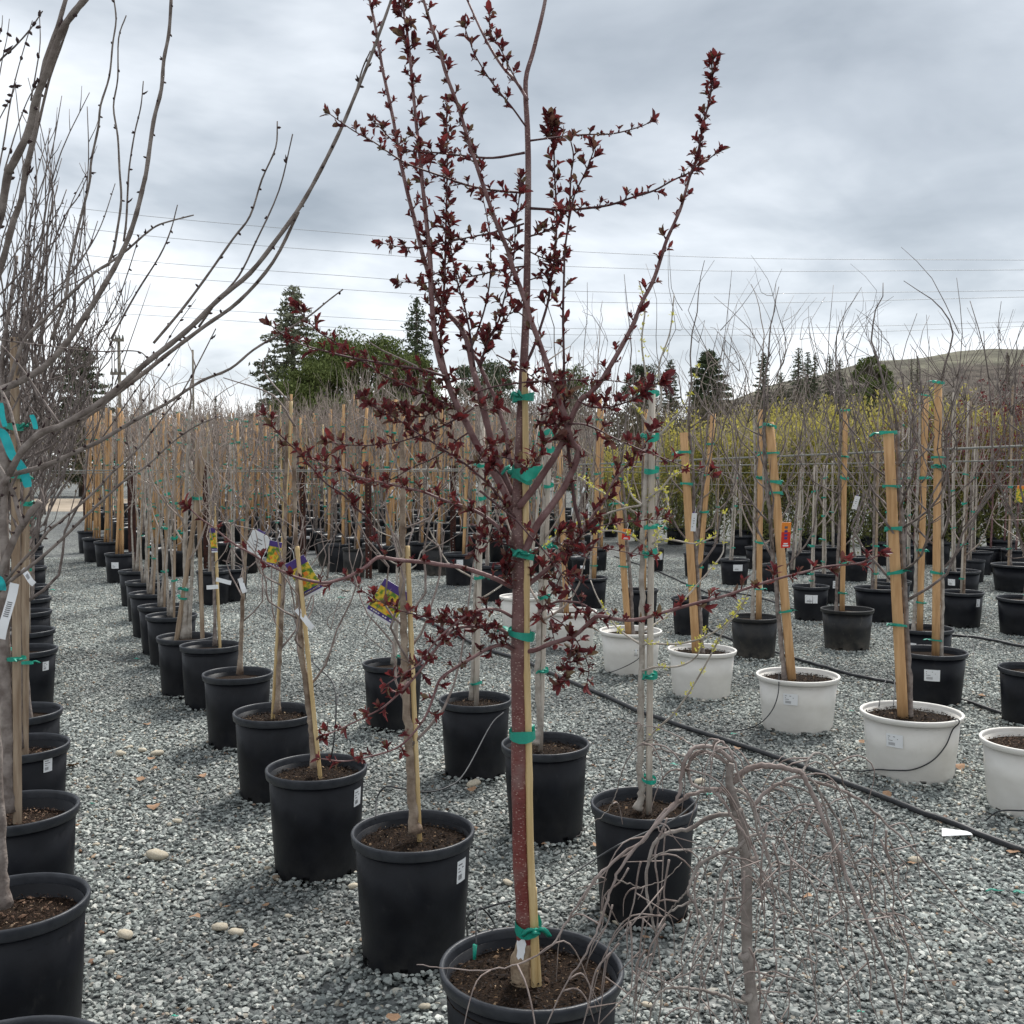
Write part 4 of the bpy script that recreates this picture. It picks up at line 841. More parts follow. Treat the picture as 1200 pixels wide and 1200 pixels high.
potted(640, 870, 107, .42, 'pale double-stemmed tree with green ties directly behind the red trunk', stakes=[('pale', 633, 645, 470, .011)], ties=[785, 700, 640, 569, 527, 508],
    stems=[([(627, 872), (633, 850), (630, 800), (632, 740), (636, 640), (640, 540), (643, 470)], .016, .008)], crown=(400, .45, 9, 3, 'zig'), seed=51, bark='palebark', twig='fartwig', chips='dark')
potted(557, 818, 87, .42, 'pale twin stems with green ties in black pot left of the red trunk', stakes=[('pale', 558, 566, 495, .013)], ties=[800, 676, 583, 545],
    stems=[([(553, 820), (555, 760), (557, 700), (559, 640), (563, 560), (565, 480)], .012, .007)], crown=(430, .42, 8, 3, 'zig'), seed=52, bark='palebark', twig='palebark', chips='dark')
potted(460, 776, 73, .42, 'thin bare tree in black pot behind the coloured tag', stakes=[('pale', 462, 466, 700, .012)], ties=[770],
    stems=[([(461, 778), (463, 740), (465, 700), (466, 620)], .013, .007)], crown=(520, .4, 7, 3, 'zig'), seed=53, bark='palebark', twig='palebark')
potted(268, 665, 46, .42, 'young tree on a white-footed cane in black pot right of the left rusty posts', stakes=[('pale', 272, 271, 520, .010)], ties=[640, 610, 575, 545, 515], crown=(460, .4, 9, 4, 'zig'), seed=54, twig='fartwig', bark='palebark')
potted(250, 668, 40, .42, 'bare tree in black pot half hidden by the bamboo cane tree', stakes=[('old', 247, 246, 500, .012)], ties=[610, 560], crown=(450, .4, 9, 4, 'zig'), seed=55, twig='fartwig', bark='palebark')

# --- white pots
WH = 'white pots with thick stakes'
def white(px, ry, w, label, stake, ties, crown, **k):
    return potted(px, ry, w, .35, label, 'white', [stake], ties, crown=crown, group=WH, fill=.90, **k)
white(1211, 866, 117, 'white pot at the right edge of the picture with yellow moss on its soil', ('wood', 1216, 1222, 470, .027), [700, 600], (330, .5, 10, 4, 'zig'), seed=60, chips='tan')
white(1068, 833, 117, 'white pot with thick leaning stake and a drip tube curling down its side', ('wood', 1059, 1041, 505, .029), [733, 671, 620, 570, 507], (325, .75, 13, 5, 'zig'), stick=(-.34, .235, .085, .07), seed=61, chips='dark')
white(935, 790, 97, 'white pot whose tall leaning stake carries a red and orange tag', ('wood', 928, 901, 495, .029), [716, 578, 565, 531, 499], (330, .6, 11, 5, 'zig'), stick=(-.18, .235, .085, .07), seed=62, chips='dark')
white(822, 760, 81, 'white pot with a flat-topped stake just right of the budding tree', ('wood', 816, 801, 507, .030), [686, 567, 530], (308, .55, 10, 3, 'zig'), seed=63, chips='dark')
white(739, 738, 74, 'white pot with small sticker behind the budding tree stems', ('wood', 737, 722, 545, .026), [664, 590, 560, 520], (320, .5, 10, 3, 'zig'), stick=(.25, .2, .08, .07), seed=64)
white(670, 715, 60, 'white pot right beside the red trunk, stake rising behind leaves', ('wood', 664, 655, 520, .026), [620, 560], (330, .5, 9, 3, 'zig'), seed=65)
white(612, 698, 54, 'white pot mostly hidden behind the red trunk', ('pale', 618, 640, 500, .014), [], (360, .4, 8, 3, 'zig'), seed=66)
dtag(921, 627, 6.35, 11, 31, -1, 'tall red and orange tag with peppers on the leaning stake', 'red')
dtag(734, 626, 8.2, 10, 13, 5, 'small red tag on a stake behind the budding tree', 'red')
dtag(1199, 579, 9.6, 17, 20, 3, 'square orange-topped tag at the right edge', 'orange')
dtag(1003, 589, 9.4, 6, 16, 12, 'pale purple and green tag beside a straight stake', 'back')
dtag(813, 612, 7.3, 6, 22, 2, 'white and dark red tag hanging beside the flat-topped stake', 'back')

# --- black pots on the right with thick and thin stakes
BK = 'black pots on the right-hand side of the yard'
def black(px, ry, w, label, stakes, ties=(), crown=None, h=.37, **k):
    if crown and w < 55: crown = (crown[0]+8, crown[1], max(5, crown[2]-3), max(2, crown[3]-1), crown[4])
    k.setdefault('twig', 'fartwig' if w < 60 else 'darktwig')
    return potted(px, ry, w, h, label, k.pop('colour', 'black'), stakes, ties, crown=crown, group=BK, **k)
black(1092, 762, 80, 'labelled black pot with pale square stake, right behind the rightmost big white pot', [('wood', 1096, 1099, 447, .027)], [750, 671, 547, 536, 448], (330, .85, 13, 5, 'zig'), stick=(.02, .23, .1, .08), seed=70, bark='palebark', chips=None)
black(1083, 735, 66, 'black pot behind the labelled one, its brown stake leaning right', [('wood', 1078, 1085, 462, .026)], [706, 645, 560, 463], (400, .5, 9, 4, 'zig'), stick=(-.5, .22, .09, .09), seed=71, bark='palebark')
black(993, 713, 62, 'dusty grey-footed black pot with a straight orange stake', [('wood', 987, 991, 480, .024)], [695, 659, 560, 535, 481], (335, .7, 12, 5, 'zig'), colour='dusty', seed=72)
black(884, 722, 57, 'dusty black pot with pale trunk and rough stake between two white pots', [('wood', 889, 892, 480, .026)], [690, 635, 560, 530, 500], (330, .6, 12, 5, 'zig'), colour='dusty', seed=73, bark='palebark')
black(810, 700, 47, 'black pot with white side label and a brown stake leaning right', [('wood', 816, 836, 485, .026)], [664, 634, 600, 556, 520], (400, .5, 9, 4, 'zig'), stick=(.45, .25, .06, .09), seed=74)
black(750, 690, 44, 'black pot directly behind the budding tree stems', [('wood', 755, 757, 480, .02)], [640, 600], (420, .45, 9, 3, 'zig'), seed=75)
black(690, 676, 45, 'black pot with tied tan stake right of the red trunk', [('wood', 696, 703, 465, .026)], [663, 616, 555, 508, 492], (345, .55, 10, 4, 'zig'), seed=76, bark='palebark')
black(698, 642, 30, 'taller black pot hidden behind the tied tan stake', [('wood', 705, 706, 480, .022)], [600, 560], (400, .45, 9, 4, 'zig'), seed=77)
black(950, 686, 43, 'black pot with white label and two pale thin canes', [('pale', 950, 954, 545, .011)], [680, 672, 640, 628, 576], (430, .45, 9, 4, 'zig'), stick=(.05, .25, .13, .09), seed=78, bark='palebark', h=.38)
black(1029, 688, 54, 'wide black pot behind the leaning stake of the large white pot', [('old', 1026, 1029, 520, .014)], [672, 640], (400, .5, 10, 4, 'zig'), seed=79)
black(1044, 680, 46, 'black pot just behind the wide black pot', [('pale', 1040, 1040, 540, .010)], [640, 600, 560], (430, .4, 9, 4, 'zig'), seed=80, bark='palebark')
black(1127, 693, 50, 'black pot with one very pale cane, right of the tall square stakes', [('pale', 1126, 1135, 470, .012)], [678, 638, 590, 556], (390, .55, 11, 4, 'zig'), stick=(.9, .27, .05, .08), seed=81, bark='tanbark')
black(1125, 668, 46, 'black pot with white label behind the very pale cane', [('pale', 1116, 1117, 460, .012)], [619, 575], (380, .55, 10, 4, 'zig'), stick=(-.45, .23, .09, .08), seed=82, bark='palebark')
black(1142, 656, 24, 'small black pot with a short cane behind the very pale cane', [('pale', 1138, 1143, 520, .011)], [620, 600, 560], (420, .45, 9, 4, 'zig'), seed=83, h=.33)
black(1148, 646, 30, 'black pot behind the small pot with a short cane', [('pale', 1143, 1146, 500, .011)], [600, 560], (420, .45, 9, 4, 'zig'), seed=84)
black(1201, 700, 64, 'black pot cut off by the right edge above the white pot', [('old', 1206, 1214, 560, .012)], [640], (480, .4, 8, 4, 'zig'), seed=85)
black(1194, 661, 62, 'black pot with tall grey cane and a red bow near the right edge', [('old', 1181, 1186, 452, .015)], [643, 601, 571, 547], (370, .6, 11, 4, 'zig'), seed=86)
black(1208, 782, 40, 'black pot half out of the picture at the right edge', [], (), (560, .4, 8, 3, 'zig'), seed=861, D=.40)
black(861, 655, 35, 'black pot with white label and thin pale cane carrying a red tie', [('pale', 858, 864, 545, .010)], [642, 593, 560], (420, .45, 10, 4, 'zig'), stick=(.25, .26, .13, .09), seed=87, bark='palebark')
black(838, 636, 28, 'black pot with white label left of the thin pale cane', [('old', 840, 842, 560, .012)], [622, 594], (430, .45, 10, 4, 'zig'), stick=(0, .26, .12, .1), seed=88)
black(869, 628, 26, 'black pot behind the thin pale cane with red tie', [('pale', 867, 867, 540, .010)], [597], (420, .45, 9, 4, 'zig'), seed=89, bark='palebark')
black(890, 641, 34, 'black pot at the foot of the right rusty post', [], (), (420, .5, 10, 4, 'zig'), seed=90)
black(908, 661, 32, 'black pot behind the leaning stake with the red tag', [('pale', 930, 939, 550, .012)], [], (430, .45, 9, 4, 'zig'), seed=91)
black(938, 646, 30, 'black pot with a knotty pale stake behind the two thin canes', [('pale', 936, 940, 530, .012)], [620, 560], (420, .45, 10, 4, 'zig'), seed=92, bark='palebark')
black(970, 671, 36, 'black pot with white label left of the straight orange stake', [('pale', 964, 966, 545, .011)], [658, 632, 605, 583, 560], (430, .45, 10, 4, 'zig'), stick=(.55, .25, .06, .09), seed=93, bark='palebark', h=.38)
black(966, 640, 38, 'black pot beyond the two thin canes with pale stem', [('pale', 975, 975, 540, .010)], [600], (420, .45, 10, 4, 'zig'), stick=(0, .25, .06, .08), seed=94, bark='palebark')
black(1003, 652, 30, 'black pot right of the straight orange stake', [], (), (430, .45, 10, 4, 'zig'), seed=95)
black(1059, 661, 28, 'black pot seen between the paired tall stakes', [('pale', 1064, 1066, 470, .011)], [642, 604, 560], (400, .5, 10, 4, 'zig'), seed=96, bark='palebark')
black(816, 648, 32, 'black pot half behind the flat-topped stake', [], (), (430, .45, 9, 4, 'zig'), seed=97)
black(770, 643, 17, 'narrow black pot with white label right of the budding tree', [('pale', 768, 771, 500, .018)], [600, 560], (420, .4, 8, 4, 'zig'), stick=(0, .25, .2, .1), seed=98, bark='palebark')
black(795, 617, 24, 'lone black pot in the gap right of the budding tree', [], (), (440, .45, 9, 4, 'zig'), seed=99)
# --- front pots of the crowded block behind, left of the red tree
FB = [(415, 642, 29, 'nearest grey-sided black pot at the foot of a rusty post left of the red tree', ('wood', 419, 430, 478, .024), 'dusty'), (398, 637, 30, 'black pot with orange stake left of the nearest rusty-post pot', ('wood', 402, 403, 474, .024), 'black'), (386, 632, 30, 'black pot with dusty side at the left end of the crowded front line', ('wood', 385, 388, 480, .022), 'dusty'),
      (451, 623, 32, 'wide black pot just right of the rusty post without its own stake', None, 'black'), (469, 630, 28, 'black pot behind the thin tan double stem', ('wood', 461, 462, 480, .02), 'black'), (496, 635, 34, 'black pot with orange stake in the middle of the crowded front line', ('wood', 495, 492, 478, .022), 'black'), (511, 640, 31, 'dusty black pot with orange stake left of the white-labelled pot', ('wood', 514, 518, 470, .023), 'dusty'),
      (538, 648, 37, 'black pot with white label and slanting orange stake', ('wood', 543, 549, 512, .022), 'black'), (582, 661, 44, 'large black pot half behind the red trunk', ('pale', 572, 574, 560, .011), 'black')]
for i, (x, y, w, lab, st, col) in enumerate(FB):
    potted(x, y, w, .46, lab, col, [st] if st else [], [y-30, y-62, 560, 530, 500] if st else [], crown=(425, .5, 11, 4, 'zig'), seed=110+i, twig='fartwig', stick=(.05, .33, .09, .1) if i == 7 else None, group='front pots of the crowded block of trees')

# ------------------------------------------------------------------ left row: trees whose limbs arch into the picture
def limbs_into(root, O, d, LIMBS, bud=True, seed=1, bark='greybark'):
    rng = random.Random(seed); pxm = d/1200; bm = MB(); tw = MB()
    for pts, w0, w1, e0, e1 in LIMBS:
        P = smooth(traced(pts, d+e0, d+e1, O), 4); n = len(P); rr = np.linspace(w0, w1, n)*pxm/2*.80
        rr *= 1+.07*np.sin(np.arange(n)*2.1+w0)
        if w0 >= 4: mb = MB(); tube(mb, P, rr, 8); obj('limb', mb, M[bark], root)
        else: tube(tw, P, rr, 5)
        i = 2
        while i < n-1:                              # knobbly buds
            dv = unit(np.array([rng.gauss(0, 1) for _ in range(3)])+np.array((0, 0, .3))); q = P[i]+dv*rr[i]
            tube(bm, np.array([q-dv*.002, q+dv*.0045, q+dv*.009]), [.0028, .0034, .0008], 5)
            if rng.random() < .25: tube(bm, np.array([q, q+dv*.006+np.array((.004, 0, .003)), q+dv*.012+np.array((.006, 0, .008))]), [.002, .0028, .0006], 5)
            i += rng.choice((2, 3, 4))
    obj('twigs', tw, M['darktwig'], root, kind='stuff')
    if bud: obj('buds', bm, M['darkbud'], root, kind='stuff')
LIMB_A = [
 ([(10, 557), (25, 530), (48, 507), (70, 500), (93, 487), (117, 472), (147, 447), (173, 424), (200, 403), (225, 382), (257, 350), (293, 320), (327, 277), (353, 240), (377, 197), (400, 150), (416, 112), (435, 65), (457, 4), (461, -12)], 10.5, 3.2, 0, -.35),
 ([(52, 506), (97, 490), (135, 462), (170, 436), (200, 412), (240, 382), (280, 353), (320, 307), (350, 248)], 8, 4.2, .02, -.22),
 ([(180, 402), (213, 363), (240, 327), (273, 280), (293, 253), (307, 210), (323, 173), (325, 142)], 4.2, 1.8, -.1, -.2),
 ([(233, 383), (255, 352), (280, 323), (300, 283), (327, 223), (343, 157)], 3.6, 1.6, -.12, -.3),
 ([(416, 112), (425, 80), (434, 60)], 2.5, 1.8, -.26, -.27),
 ([(10, 557), (38, 550), (67, 540), (88, 530), (117, 517), (142, 502), (163, 490), (182, 480), (200, 470), (235, 447), (270, 432), (297, 410), (330, 390), (360, 372), (385, 352), (402, 339)], 7.5, 1.8, .03, -.1),
 ([(0, 690), (22, 662), (43, 640), (57, 622), (72, 610), (93, 592), (117, 570), (130, 555), (155, 533), (177, 507), (198, 480), (212, 462), (230, 430), (253, 385)], 5, 1.6, 0, -.12),
 ([(-4, 695), (13, 680), (40, 660), (67, 637), (93, 612), (127, 580), (150, 560), (173, 545), (200, 520), (230, 499), (260, 487)], 6, 1.6, .0, -.25),
 ([(-6, 690), (0, 672), (17, 630), (27, 615), (36, 600), (47, 587)], 12, 9, .0, .02),
 ([(-5, 540), (2, 552), (10, 567), (17, 582), (21, 598), (27, 617)], 6, 7, .02, .0),
 ([(-8, 600), (0, 575), (10, 557)], 12, 10, 0, 0), ([(48, 507), (52, 498), (55, 490)], 7, 6, 0, 0), ([(25, 530), (18, 505), (12, 480), (4, 462), (-6, 445)], 5, 4, 0, .1),
 ([(67, 540), (75, 520), (98, 480), (118, 430), (140, 380)], 2.6, 1.2, 0, .1), ([(117, 517), (150, 470), (178, 430), (205, 385), (230, 350)], 2.2, 1, 0, .1),
 ([(0, 398), (28, 402), (60, 406), (92, 410), (120, 412), (150, 411), (165, 413), (173, 420)], 2.4, 1.8, .1, -.02),
 ([(72, 500), (50, 468), (33, 442), (20, 425), (2, 405)], 3.6, 2.6, .02, .1), ([(155, 538), (150, 500), (190, 440), (215, 400)], 2.0, 1.0, .05, .1)]
LIMB_B = [
 ([(-10, 462), (0, 457), (17, 450), (33, 442), (55, 427), (77, 403), (93, 380), (108, 358), (123, 333), (137, 308), (150, 280), (160, 250), (168, 217), (172, 198), (180, 142), (189, 105), (192, 70), (198, 38), (201, -8)], 10, 4.2, -.2, -.4),
 ([(6, 470), (18, 425), (30, 397), (53, 373), (80, 347), (107, 322), (130, 307), (150, 292), (167, 277), (183, 265), (200, 259), (227, 252)], 6, 1.8, -.1, -.3),
 ([(60, 398), (72, 367), (77, 350), (82, 308), (91, 270), (98, 242), (105, 213), (107, 188), (115, 150), (118, 123), (128, 90), (132, 52), (136, 23), (133, -4)], 5, 2, -.1, -.3),
 ([(128, 307), (133, 293), (137, 272), (142, 235), (140, 198), (138, 160), (133, 125), (138, 92), (139, 45), (148, 18)], 4, 1.6, -.2, -.35),
 ([(145, 283), (148, 258), (150, 217), (152, 192), (158, 155), (165, 125), (168, 95)], 3.2, 1.4, -.3, -.3),
 ([(113, 397), (135, 360), (148, 325), (160, 287), (163, 275)], 2.2, 1, -.2, -.3), ([(130, 397), (160, 343), (187, 300), (200, 270), (208, 240)], 3, 1.4, -.2, -.3),
 ([(20, 440), (40, 385), (65, 345), (95, 305), (118, 265), (135, 215)], 3.4, 1.2, .0, .1), ([(10, 420), (45, 358), (90, 330), (130, 310)], 2.6, 1.2, 0, .1),
 ([(0, 372), (20, 352), (45, 325), (75, 255), (92, 230), (103, 205)], 3.4, 1.4, .1, .2), ([(0, 345), (25, 318), (48, 285), (60, 260), (70, 243), (78, 222)], 3, 1.4, .1, .2), ([(55, 290), (70, 275), (85, 235), (104, 198)], 2.4, 1, .1, .2),
 ([(5, 480), (2, 430), (8, 380), (14, 340), (20, 300)], 7, 4, .1, .2), ([(8, 450), (25, 400), (30, 340), (33, 290), (38, 240), (44, 200), (60, 150)], 4.2, 1.2, .1, .3), ([(15, 430), (40, 370), (46, 310), (52, 260), (57, 225), (64, 160)], 3.6, 1.2, .1, .25)]
LIMB_C = [
 ([(-40, 420), (-25, 340), (-8, 275), (0, 255), (10, 200), (13, 196), (33, 155), (42, 117), (55, 83), (72, 37), (88, 13), (104, -6)], 13, 8, 0, -.25),
 ([(-30, 430), (-10, 350), (5, 300), (13, 267), (25, 233), (30, 198), (38, 167), (46, 110), (53, 72), (67, 33), (78, -4)], 10, 6, .05, -.1),
 ([(25, 235), (40, 167), (48, 133), (58, 92), (70, 58), (80, 30)], 5, 3, .04, -.1), ([(-20, 100), (0, 71), (17, 55), (35, 35), (50, 13)], 3.5, 1.6, 0, -.1),
 ([(-10, 240), (3, 175), (12, 120), (20, 85), (30, 50), (38, 24)], 2.8, 1.2, .1, .1), ([(-20, 180), (0, 138), (14, 112), (19, 96)], 2.2, 1, .1, .1), ([(36, 118), (42, 85), (47, 50), (46, 12)], 2.6, 1.2, .1, .1), ([(5, 200), (20, 150), (35, 112), (48, 96)], 2.4, 1.2, .1, .1), ([(-6, 120), (3, 68), (8, 45), (11, 22)], 2, 1, .1, .1), ([(-10, 60), (1, 36), (3, 18)], 2, 1, .1, .1)]
def wisps(px0, px1, n, seed, d, O, root, base=(430, 500), top=(90, 330), thin=1.0):
    rng = random.Random(seed); mb = MB()
    for _ in range(n):
        x0 = rng.uniform(px0, px1); x1 = x0+rng.uniform(-8, 70); y0 = rng.uniform(*base); y1 = rng.uniform(*top)
        if x1 > 130: y1 = max(y1, 330)
        bw = rng.gauss(0, 22); P = [(x0+(x1-x0)*u**1.4+bw*math.sin(3.1*u)+rng.gauss(0, 5), y0+(y1-y0)*u) for u in (0, .2, .4, .6, .8, 1)]
        e = rng.uniform(-.1, .5); PP = smooth(traced(P, d+e, d+e+.1, O), 3); tube(mb, PP, np.linspace(rng.uniform(.0035, .0055)*thin, .0016*max(thin, .7), len(PP)), 4)
        for i in range(2, len(PP)-1):
            if rng.random() < .5:
                q = PP[i]; a = rng.uniform(-.6, .6); v = np.array((a*.08, rng.gauss(0, .02), rng.uniform(.03, .13))); tube(mb, np.array([q, q+v*.5+np.array((a*.01, 0, 0)), q+v]), [.0018, .0015, .001], 3)
    obj('fine_twigs', mb, M['darktwig'], root, kind='stuff')
GL = 'potted trees along the left edge'
def l0(root, O, d, D, h): limbs_into(root, O, d, LIMB_C, seed=4)
def l1(root, O, d, D, h): limbs_into(root, O, d, LIMB_A, seed=5)
def l2(root, O, d, D, h):
    limbs_into(root, O, d, LIMB_B, seed=6); wisps(-25, 75, 30, 3, d, O, root); wisps(-15, 95, 44, 17, d, O, root, (400, 560), (190, 420), .5); wisps(-10, 60, 26, 8, d, O, root, (520, 640), (380, 500))
def l3(root, O, d, D, h): wisps(0, 90, 22, 12, d, O, root, (470, 600), (300, 440))
potted(-3, 1262, 240, .42, 'black pot cut off at the bottom left corner, thick limbs leaning in above', D=.47, stems=[([(-30, 1270), (-34, 1000), (-38, 800), (-40, 600), (-38, 420)], .024, .017)], own=l0, group=GL, seed=200, chips='tan')
potted(15, 1055, 176, .435, 'large left tree in black pot with brown mulch whose long limbs arch across the sky', chips='tan', stems=[([(2, 1062), (0, 1000), (-5, 900), (-8, 800), (-8, 690), (-8, 595)], .021, .016)], own=l1, group=GL, seed=201, fill=.86)
potted(20, 946, 138, .435, 'left tree with smooth grey trunk and one steep limb to the top', chips='tan', stems=[([(8, 950), (9, 900), (8, 850), (6, 780), (5, 700), (4, 600), (5, 520), (5, 470)], .024, .017)], stakes=[('old', 19, 16, 395, .017)], ties=[772, 560, 500], own=l2, group=GL, seed=202, fill=.86)
potted(23, 872, 112, .435, 'left tree behind the smooth grey trunk, weathered stake beside it', chips='tan', stems=[([(20, 876), (22, 800), (20, 700), (22, 600), (26, 520)], .020, .013)], stakes=[('old', 26, 28, 560, .02)], ties=[778, 590], own=l3, group=GL, seed=203, fill=.86, stick=(.6, .37, .04, .06))
LROW = [(21, 833, 100, 'fifth pot of the left edge, mostly hidden'), (27, 760, 76, 'sixth pot of the left edge with white sticker'), (30, 738, 66, 'seventh pot of the left edge, close behind the stickered one'), (31, 716, 58, 'eighth pot of the left edge'), (32, 700, 53, 'ninth pot of the left edge'), (33, 686, 48, 'tenth pot of the left edge'), (33, 664, 40, 'eleventh pot of the left edge'), (34, 650, 35, 'twelfth pot of the left edge'), (35, 640, 31, 'thirteenth pot of the left edge'), (36, 626, 26, 'small far pot at the end of the left edge row')]
for i, (x, y, w, lab) in enumerate(LROW):
    potted(x, y, w, .435, lab+', with grey tree', stakes=[('old' if i % 2 else 'pale', x+2, x-4+i % 5, 540, .017)], ties=[y-70, y-130], crown=(340+i*10, .5, 11, 4, 'zig'), group=GL, seed=210+i, stick=(.75, .33, .05, .06) if i == 1 else None)
# teal ribbons and long label strips on the left trees
def ribbon(pts, d, hw, label):
    O = at(*pts[0], d); o = tag(link('marking_ribbon', None, None, O), label, 'ribbon', 'teal marking ribbons')
    P = smooth(traced(pts, d, d+.02, O), 4); n = len(P); t = np.gradient(P, axis=0); mb = MB(); V = []
    for i, (p, v) in enumerate(zip(P, t)):
        w = unit(np.cross(v, (0, 1, .25*math.sin(i*.6))))*hw*(1 if 0 < i < n-1 else .75)
        V += [p-w, p+w]
    mb.add(V, [(2*i, 2*i+1, 2*i+3, 2*i+2) for i in range(n-1)]); obj('ribbon_strip', mb, M['teal'], o)
ribbon([(-8, 506), (3, 508), (9, 520), (14, 533), (23, 545), (29, 556), (33, 571)], 2.86, .013, 'broad teal ribbon hanging among the lowest left limbs')
ribbon([(37, 486), (40, 494), (42, 503)], 3.1, .008, 'short striped teal ribbon above the broad one')
ribbon([(-3, 676), (1, 683), (3, 692)], 2.8, .012, 'teal ribbon end above the long barcode strip')
ribbon([(1, 472), (3, 488), (6, 500)], 3.0, .008, 'narrow teal ribbon at the left picture edge')
strip(9, 716, 2.78, 11, 66, 12, 'long white barcode strip hanging at the left edge')
strip(33, 676, 3.2, 7, 24, -45, 'small slanting white label on a left limb')

# ------------------------------------------------------------------ weeping tree in the right foreground
WEEP = [
 ([(858, 918), (871, 905), (888, 898), (910, 898), (929, 902), (940, 907), (950, 927), (965, 960), (982, 1000), (1000, 1045), (1017, 1080), (1032, 1115), (1047, 1157), (1060, 1210)], 11, 3.6, 0, -.1, 'p'),
 ([(882, 944), (900, 926), (920, 915), (937, 911), (965, 919), (1000, 932), (1030, 957), (1060, 985), (1085, 1012), (1107, 1037), (1132, 1065), (1165, 1090), (1205, 1120)], 6.5, 2, 0, .1, 'p'),
 ([(940, 907), (944, 897), (952, 884), (965, 884), (980, 900), (990, 922), (1002, 952), (1010, 985), (1014, 1000)], 5, 1.6, .02, .15, 'w'),
 ([(950, 912), (957, 922), (970, 942), (985, 967), (997, 1000), (1010, 1032), (1025, 1070), (1037, 1097), (1052, 1132), (1066, 1170)], 4.4, 2, .02, .12, 'w'),
 ([(955, 918), (962, 932), (970, 960), (977, 1000), (985, 1035), (995, 1075), (1002, 1122), (1012, 1165)], 4, 2, -.02, .02, 'w'),
 ([(884, 986), (900, 980), (918, 984), (950, 1002), (975, 1009), (1020, 1014), (1045, 1022), (1075, 1045), (1107, 1070), (1150, 1087)], 3.4, 1.2, .05, .25, 'w'),
 ([(1020, 1014), (1024, 1045), (1035, 1072), (1050, 1102)], 2.4, 1.2, .2, .2, 'w'),
 ([(884, 1040), (900, 1020), (915, 1014), (937, 1016), (957, 1030), (972, 1052), (982, 1085), (987, 1125)], 3, 1.4, .02, .1, 'w'),
 ([(884, 1032), (900, 1035), (920, 1047), (937, 1070), (952, 1095), (957, 1122), (955, 1165)], 6, 2, 0, -.05, 'w'),
 ([(858, 892), (840, 877), (819, 875), (808, 883), (799, 905), (797, 927), (788, 946), (767, 968), (751, 987), (730, 1013), (719, 1035), (708, 1067), (698, 1094), (680, 1130), (663, 1153), (640, 1203)], 8, 2.6, 0, -.15, 'p'),
 ([(853, 894), (832, 883), (819, 881), (810, 888), (806, 903), (812, 920), (832, 925), (845, 937), (864, 966), (879, 987), (888, 1009), (897, 1031), (907, 1050), (907, 1078), (907, 1113), (910, 1135), (899, 1165), (888, 1203)], 6, 2.4, 0, -.12, 'p'),
 ([(836, 875), (840, 867), (851, 874), (860, 890), (868, 914), (884, 942), (892, 974), (901, 1013), (907, 1046)], 4.2, 3, -.03, -.12, 'p'),
 ([(860, 930), (836, 925), (810, 931), (788, 944), (771, 961), (754, 985), (723, 1005), (697, 1031), (680, 1055), (657, 1093), (643, 1110), (607, 1130), (567, 1137), (527, 1135), (489, 1130)], 7, 1.6, 0, -.17, 'p'),
 ([(810, 931), (785, 950), (765, 972), (745, 993), (715, 1015), (692, 1042), (672, 1075)], 4, 1.8, .02, -.05, 'p'),
 ([(858, 924), (875, 932), (884, 953), (888, 975), (900, 1000), (905, 1030)], 7, 3, 0, -.05, 'w'),
 ([(862, 955), (832, 957), (810, 970), (782, 976), (767, 989), (760, 1007), (757, 1035), (760, 1057), (767, 1089), (772, 1113), (775, 1157), (772, 1205)], 8, 2.6, .02, .0, 'w'),
 ([(782, 959), (773, 981), (768, 1005), (771, 1035), (771, 1078), (766, 1120), (750, 1170), (742, 1205)], 4, 2, .02, -.02, 'p'),
 ([(890, 976), (875, 983), (860, 1000), (847, 1020), (840, 1050), (834, 1083), (829, 1098), (823, 1124), (821, 1157), (818, 1205)], 5.5, 2.4, .0, -.1, 'w'),
 ([(881, 1001), (862, 995), (845, 1000), (821, 1013), (810, 1033), (806, 1046), (814, 1059), (825, 1078), (830, 1090), (840, 1118), (851, 1144), (858, 1174), (861, 1205)], 6.5, 3, .0, -.12, 'w'),
 ([(868, 1052), (842, 1055), (819, 1054), (795, 1063), (782, 1072), (774, 1089), (762, 1125), (748, 1165), (738, 1205)], 4.5, 2, .02, .08, 'w'),
 ([(874, 1176), (845, 1167), (819, 1159), (797, 1157), (777, 1161), (765, 1180), (760, 1205)], 6, 3, .0, -.05, 'w'),
 ([(806, 1046), (795, 1055), (785, 1068), (778, 1075), (770, 1065)], 3, 1.6, -.05, .0, 'w'),
 ([(722, 1030), (735, 1035), (750, 1040), (760, 1037), (780, 1030), (800, 1010)], 2.4, 1.6, -.1, .05, 'w'),
 ([(762, 1010), (775, 1000), (800, 996), (826, 993), (845, 1002), (870, 1015), (895, 1015)], 2.8, 1.4, -.05, -.1, 'w'),
 ([(870, 1010), (890, 1030), (905, 1062), (925, 1075), (935, 1110), (948, 1150)], 2.8, 1.6, -.08, -.1, 'p'),
 ([(880, 1118), (900, 1112), (925, 1116), (945, 1135), (962, 1180)], 3.2, 1.4, .05, .15, 'w'), ([(882, 1150), (910, 1143), (940, 1150), (965, 1165), (985, 1195)], 3.4, 1.4, .05, .1, 'w'),
 ([(815, 890), (780, 880), (768, 868), (750, 872), (735, 890), (727, 910), (722, 930), (712, 950), (690, 968), (675, 980)], 3, 1.2, -.02, .0, 'w'),
 ([(815, 876), (790, 860), (765, 852), (740, 848), (722, 841)], 2.4, 1, .05, .3, 'p'), ([(870, 905), (895, 900), (912, 890), (921, 883)], 2.4, 1, .05, .25, 'p'), ([(882, 920), (905, 935), (912, 950), (918, 957)], 2.4, 1.2, .08, .25, 'w')]
